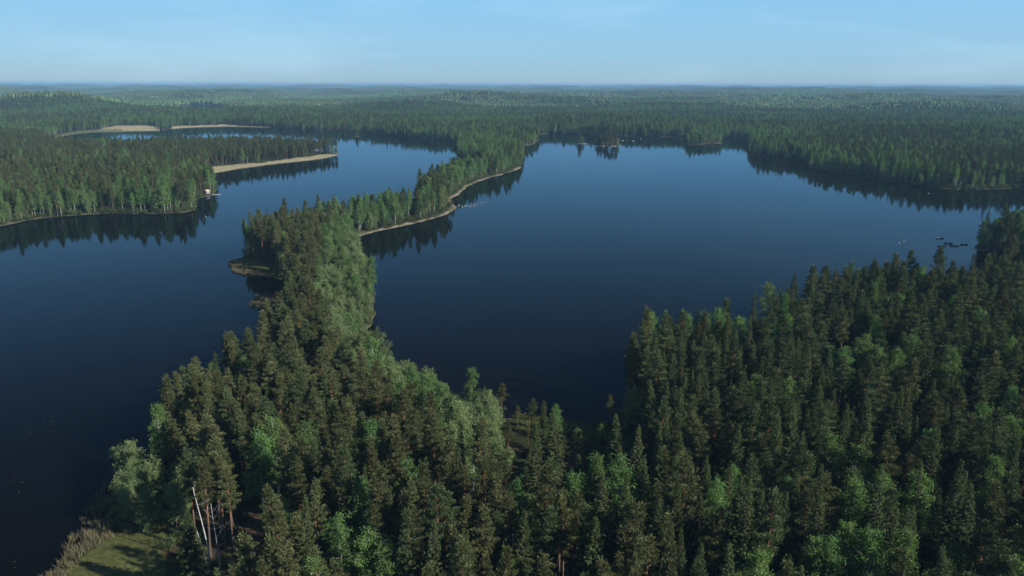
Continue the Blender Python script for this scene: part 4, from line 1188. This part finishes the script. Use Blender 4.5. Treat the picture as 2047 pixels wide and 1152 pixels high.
def gable_house(name, loc, rz, w, d, h, rise, wm, rm, label, windows, oh=0.35, cat='cabin', boards=0):
    z = float(ground_z(np.array([loc[0]]), np.array([loc[1]]))[0])
    root = empty(name, (loc[0], loc[1], max(z, 0.3)), rz)
    g = Geo()
    V = [(-w/2, -d/2, -0.5), (w/2, -d/2, -0.5), (w/2, d/2, -0.5), (-w/2, d/2, -0.5), (-w/2, -d/2, h), (w/2, -d/2, h), (w/2, d/2, h), (-w/2, d/2, h), (0, -d/2, h+rise), (0, d/2, h+rise)]
    g.add(V[:8], [(0, 1, 5, 4), (1, 2, 6, 5), (2, 3, 7, 6), (3, 0, 4, 7)])
    # gable ends as two quads each
    for yy, s in ((-d/2, 1), (d/2, -1)):
        a = [(-w/2, yy, h), (0, yy, h), (0, yy, h + rise), (-w/4, yy, h + rise/2)]
        b = [(0, yy, h), (w/2, yy, h), (w/4, yy, h + rise/2), (0, yy, h + rise)]
        g.add(a, [(0, 1, 2, 3)]); g.add(b, [(0, 1, 2, 3)])
    link(bpy.data.objects.new('wall', g.mesh(name + '_wall', [wm])), root)
    sl = math.hypot(w/2, rise); k = oh / sl
    for s in (-1, 1):
        g = Geo()
        e = (s * (w/2 * (1 + k)), h - rise * k)
        V = []
        for yy in (-d/2 - oh, d/2 + oh):
            V += [(0, yy, h + rise + 0.02), (e[0], yy, e[1] + 0.02), (e[0], yy, e[1] + 0.14), (0, yy, h + rise + 0.14)]
        g.add(V, [(0, 1, 2, 3), (7, 6, 5, 4), (0, 4, 5, 1), (1, 5, 6, 2), (2, 6, 7, 3), (3, 7, 4, 0)])
        link(bpy.data.objects.new('roof', g.mesh(name + '_roof', [rm])), root)
    for (kind_, x, zz, ww, hh) in windows:
        g = Geo(); g.box((x - ww/2, -d/2 - 0.04, zz), (x + ww/2, -d/2 + 0.02, zz + hh))
        o = link(bpy.data.objects.new(kind_, g.mesh(name + '_' + kind_, [dark_mat])), root)
        g = Geo()
        for bxs in (((x - ww/2 - 0.08, zz - 0.08), (x - ww/2, zz + hh + 0.08)), ((x + ww/2, zz - 0.08), (x + ww/2 + 0.08, zz + hh + 0.08)), ((x - ww/2, zz + hh), (x + ww/2, zz + hh + 0.08)), ((x - ww/2, zz - 0.08), (x + ww/2, zz))):
            g.box((bxs[0][0], -d/2 - 0.07, bxs[0][1]), (bxs[1][0], -d/2 + 0.01, bxs[1][1]))
        link(bpy.data.objects.new('frame', g.mesh(name + '_frame', [white_mat])), o)
    return tag(root, label, cat)
gable_house('cabin', (PT['cabin'][0], PT['cabin'][1] + 2.0), -0.35, 2.9, 3.6, 1.9, 0.9, wall_mat, roof_mat, 'small grey cabin with a cream roof on the left lake shore', [('door', 0.6, 0.0, 0.8, 1.8), ('window', -0.8, 0.9, 0.7, 0.7)])
gable_house('house', PT['far_house'], 0.3, 9, 12, 5.0, 3.0, white_mat, metal_mat, 'white house by the small lake far in the distance', [('window', -2.2, 1.6, 1.2, 1.4), ('window', 2.2, 1.6, 1.2, 1.4), ('door', 0, 0, 1.1, 2.1)], cat='house')
gable_house('shed', PT['far_house2'], 0.1, 4, 5, 2.6, 1.4, white_mat, metal_mat, 'small white shed beside the distant white house', [('door', 0, 0, 1.6, 2.0)], cat='shed')

def jetty():
    jx, jy = PT['jetty']
    root = empty('jetty', (jx - 3.2, jy - 0.2, 0), 0.22)
    for i in range(22):
        g = Geo(); g.box((i * 0.3, -0.7, 0.42), (i * 0.3 + 0.27, 0.7, 0.47))
        link(bpy.data.objects.new('plank', g.mesh('jetty_plank', [deck_mat])), root)
    for s in (-0.55, 0.55):
        g = Geo(); g.box((0, s - 0.06, 0.27), (6.6, s + 0.06, 0.42))
        link(bpy.data.objects.new('beam', g.mesh('jetty_beam', [deck_mat])), root)
        for i in range(4):
            g = Geo(); g.tube([(0.6 + i * 1.8, s * 1.15, -1.2), (0.6 + i * 1.8, s * 1.15, 0.0), (0.6 + i * 1.8, s * 1.15, 0.75)], [0.07, 0.07, 0.06], 8)
            link(bpy.data.objects.new('post', g.mesh('jetty_post', [deck_mat])), root)
    tag(root, 'grey plank jetty reaching into the lake beside the cabin', 'jetty')
jetty()

# ------------------------------------------------------------------ canoes and paddlers
canoe_mats = [plain_mat('dark_canoe', (0.05, 0.06, 0.06), (0.07, 0.08, 0.075), 3, 0.4), plain_mat('wood_trim', (0.25, 0.16, 0.09), (0.32, 0.21, 0.12), 5, 0.6),
              plain_mat('red_canoe', (0.20, 0.035, 0.025), (0.24, 0.05, 0.03), 3, 0.4)]
def canoe(loc, rz, hull_mat, label, length=4.7):
    root = empty('canoe', (loc[0], loc[1], 0.0), rz)
    n, m = 17, 9
    t = np.linspace(-1, 1, n)
    half = 0.44 * (1 - np.abs(t) ** 2.4) + 0.012
    sheer = 0.34 + 0.26 * np.abs(t) ** 3
    keel = -0.10 + 0.16 * np.abs(t) ** 5
    V = []
    for i in range(n):
        for j in range(m):
            s = -1 + 2 * j / (m - 1)
            V.append((t[i] * length / 2, half[i] * math.copysign(abs(s) ** 0.7, s), keel[i] + (sheer[i] - keel[i]) * abs(s) ** 3))
    Vo = np.array(V); Vi = Vo.copy(); Vi[:, 1] *= 0.93; Vi[:, 2] += 0.025 * (1 - np.abs(Vo[:, 2] - Vo[:, 2].min()) / 0.8)
    Q = [(i * m + j, i * m + j + 1, (i + 1) * m + j + 1, (i + 1) * m + j) for i in range(n - 1) for j in range(m - 1)]
    g = Geo(); g.add(Vo, Q, 0, 0.5, True); g.add(Vi, Q, 0, 0.5, True)
    link(bpy.data.objects.new('hull', g.mesh('canoe_hull', [hull_mat])), root)
    for s in (-1, 1):
        g = Geo(); g.tube(np.stack([t * length / 2, s * half, sheer + 0.015], 1), np.full(n, 0.025), 6)
        link(bpy.data.objects.new('gunwale', g.mesh('canoe_gunwale', [canoe_mats[1]])), root)
    for x in (-1.35, 1.25):
        k = np.interp(x / (length / 2), t, half)
        g = Geo(); g.box((x - 0.13, -k * 0.95, 0.20), (x + 0.13, k * 0.95, 0.23))
        link(bpy.data.objects.new('seat', g.mesh('canoe_seat', [canoe_mats[1]])), root)
    g = Geo(); g.tube([(0, -0.42, 0.33), (0, 0, 0.33), (0, 0.42, 0.33)], [0.02] * 3, 6)
    link(bpy.data.objects.new('thwart', g.mesh('canoe_thwart', [canoe_mats[1]])), root)
    return tag(root, label, 'canoe', 'canoes off the right forest')

skin_m = plain_mat('skin', (0.50, 0.32, 0.24), (0.55, 0.36, 0.27), 5, 0.6)
trouser_m = plain_mat('dark_trousers', (0.03, 0.035, 0.05), (0.04, 0.045, 0.06), 5, 0.9)
hair_m = plain_mat('brown_hair', (0.06, 0.04, 0.025), (0.09, 0.06, 0.04), 9, 0.7)
shirt = {'white': plain_mat('white_shirt', (0.72, 0.72, 0.70), (0.8, 0.8, 0.78), 5, 0.9), 'red': plain_mat('red_vest', (0.42, 0.06, 0.04), (0.5, 0.08, 0.05), 5, 0.9),
         'blue': plain_mat('blue_vest', (0.05, 0.09, 0.25), (0.07, 0.11, 0.3), 5, 0.9)}
def paddler(loc, rz, x, col_, label, side):
    """seated, leaning a little forward, both hands on a paddle"""
    ca, sa = math.cos(rz), math.sin(rz)
    root = empty('person', (loc[0] + ca * x, loc[1] + sa * x, 0.23), rz)
    s = side
    g = Geo()                                            # body: torso, neck, head, arms and legs grown as one surface of overlapping tapered limbs
    g.tube([(0, 0, -0.02), (0, 0, 0.06), (0.02, 0, 0.25), (0.06, 0, 0.44), (0.07, 0, 0.52), (0.08, 0, 0.56), (0.09, 0, 0.62)], [0.08, 0.16, 0.14, 0.18, 0.13, 0.055, 0.05], 12)
    for k in (-1, 1):
        g.tube([(0.02, k * 0.09, 0.06), (0.25, k * 0.12, 0.14), (0.45, k * 0.12, 0.22), (0.60, k * 0.11, 0.02), (0.72, k * 0.10, -0.16), (0.84, k * 0.10, -0.16)], [0.09, 0.085, 0.062, 0.055, 0.042, 0.03], 8)
        hand = (0.44, s * 0.34, 0.22) if k == s else (0.40, s * 0.12, 0.62)
        g.tube([(0.06, k * 0.16, 0.46), (0.16, k * 0.25, 0.34), ((0.16 + hand[0]) / 2, (k * 0.25 + hand[1]) / 2, (0.30 + hand[2]) / 2), hand], [0.062, 0.05, 0.042, 0.028], 8)
        for f in range(5):                               # fingers closed on the shaft
            zz = hand[2] + 0.035 - f * 0.018
            g.tube([(hand[0] - 0.02, hand[1], zz), (hand[0] + 0.03, hand[1] + s * 0.02, zz), (hand[0] + 0.035, hand[1] - s * 0.01, zz - 0.005)], [0.009, 0.009, 0.007], 5)
    link(bpy.data.objects.new('body', g.mesh('person_body', [shirt[col_]])), root)
    g = Geo()
    g.tube([(0.09, 0, 0.60), (0.10, 0, 0.64), (0.105, 0, 0.70), (0.10, 0, 0.77), (0.09, 0, 0.82), (0.085, 0, 0.84)], [0.045, 0.07, 0.085, 0.088, 0.06, 0.01], 12)
    g.tube([(0.18, 0, 0.705), (0.205, 0, 0.695), (0.19, 0, 0.685)], [0.008, 0.014, 0.006], 6)
    link(bpy.data.objects.new('head', g.mesh('person_head', [skin_m])), root)
    g = Geo()
    g.tube([(0.07, 0, 0.72), (0.075, 0, 0.78), (0.08, 0, 0.83), (0.08, 0, 0.86)], [0.096, 0.098, 0.07, 0.01], 12)
    link(bpy.data.objects.new('hair', g.mesh('person_hair', [hair_m])), root)
    tag(root, label, 'person', 'paddlers in the canoes')
    pr = empty('paddle', (loc[0] + ca * x, loc[1] + sa * x, 0.23), rz)
    g = Geo(); a = np.array((0.40, s * 0.10, 0.68)); b = np.array((0.46, s * 0.50, -0.18))
    g.tube([a, (a + b) / 2, b], [0.016] * 3, 6)
    link(bpy.data.objects.new('shaft', g.mesh('paddle_shaft', [canoe_mats[1]])), pr)
    g = Geo(); d = (b - a) / np.linalg.norm(b - a)
    for k in (0,):
        V = []
        for f, wd in ((0, 0.03), (0.12, 0.09), (0.35, 0.10), (0.45, 0.05)):
            c = b + d * f
            V += [c + np.array([wd, 0, 0]), c + np.array([wd, s * 0.012, 0.0]), c - np.array([wd, -s * 0.012, 0.0]), c - np.array([wd, 0, 0])]
        Q = []
        for i in range(3):
            for j in range(4):
                Q.append((i * 4 + j, i * 4 + (j + 1) % 4, (i + 1) * 4 + (j + 1) % 4, (i + 1) * 4 + j))
        g.add(V, Q)
    link(bpy.data.objects.new('blade', g.mesh('paddle_blade', [canoe_mats[1]])), pr)
    tag(pr, 'wooden paddle at the ' + label.split(' at the ')[1], 'paddle', 'paddles in the canoes')

crew = [
    ('canoe1', 0.02, 0, 'dark canoe gliding alone, farthest out from the right forest', ('white', 'white'), ('bow', 'stern')),
    ('canoe2', -0.15, 0, 'dark canoe on the left of the cluster below the lone canoe', ('blue', 'red'), ('bow', 'stern')),
    ('canoe3', -0.25, 2, 'dull red canoe in the middle of the canoe cluster', ('white', 'blue'), ('bow', 'stern')),
    ('canoe4', 0.15, 0, 'dark canoe on the right of the cluster, nearest the dark pines', ('blue', 'red'), ('bow', 'stern')),
    ('canoe5', 0.1, 0, 'dark canoe half hidden behind the treetops', ('white', 'blue'), ('bow', 'stern')),
]
short = ['lone canoe', 'left canoe of the cluster', 'dull red canoe', 'right canoe of the cluster', 'half-hidden canoe']
for (nm, rz, hm, lb, cols, ends), sh in zip(crew, short):
    canoe(PT[nm], rz, canoe_mats[hm], lb)
    for c_, e_, x_, sd_ in zip(cols, ends, (1.15, -1.45), (1, -1)):
        paddler(PT[nm], rz, x_, c_, f'person in {c_} top paddling at the {e_} of the {sh}', sd_)

# ------------------------------------------------------------------ haze over the whole landscape
def haze():
    g = Geo(); g.box((-26000, -1500, -9.0), (26000, 30000, 100.0))
    m = bpy.data.materials.new('haze_air'); m.use_nodes = True
    n, l = m.node_tree.nodes, m.node_tree.links
    n.clear()
    out = n.new('ShaderNodeOutputMaterial'); v = n.new('ShaderNodeVolumePrincipled')
    v.inputs['Color'].default_value = (0.28, 0.52, 0.76, 1)
    v.inputs['Density'].default_value = HAZE
    v.inputs['Anisotropy'].default_value = 0.0
    l.new(v.outputs['Volume'], out.inputs['Volume'])
    o = link(bpy.data.objects.new('haze', g.mesh('haze', [m])))
    tag(o, 'pale blue haze thickening towards the skyline', 'haze', kind='stuff')
HAZE = 8.5e-5
haze()
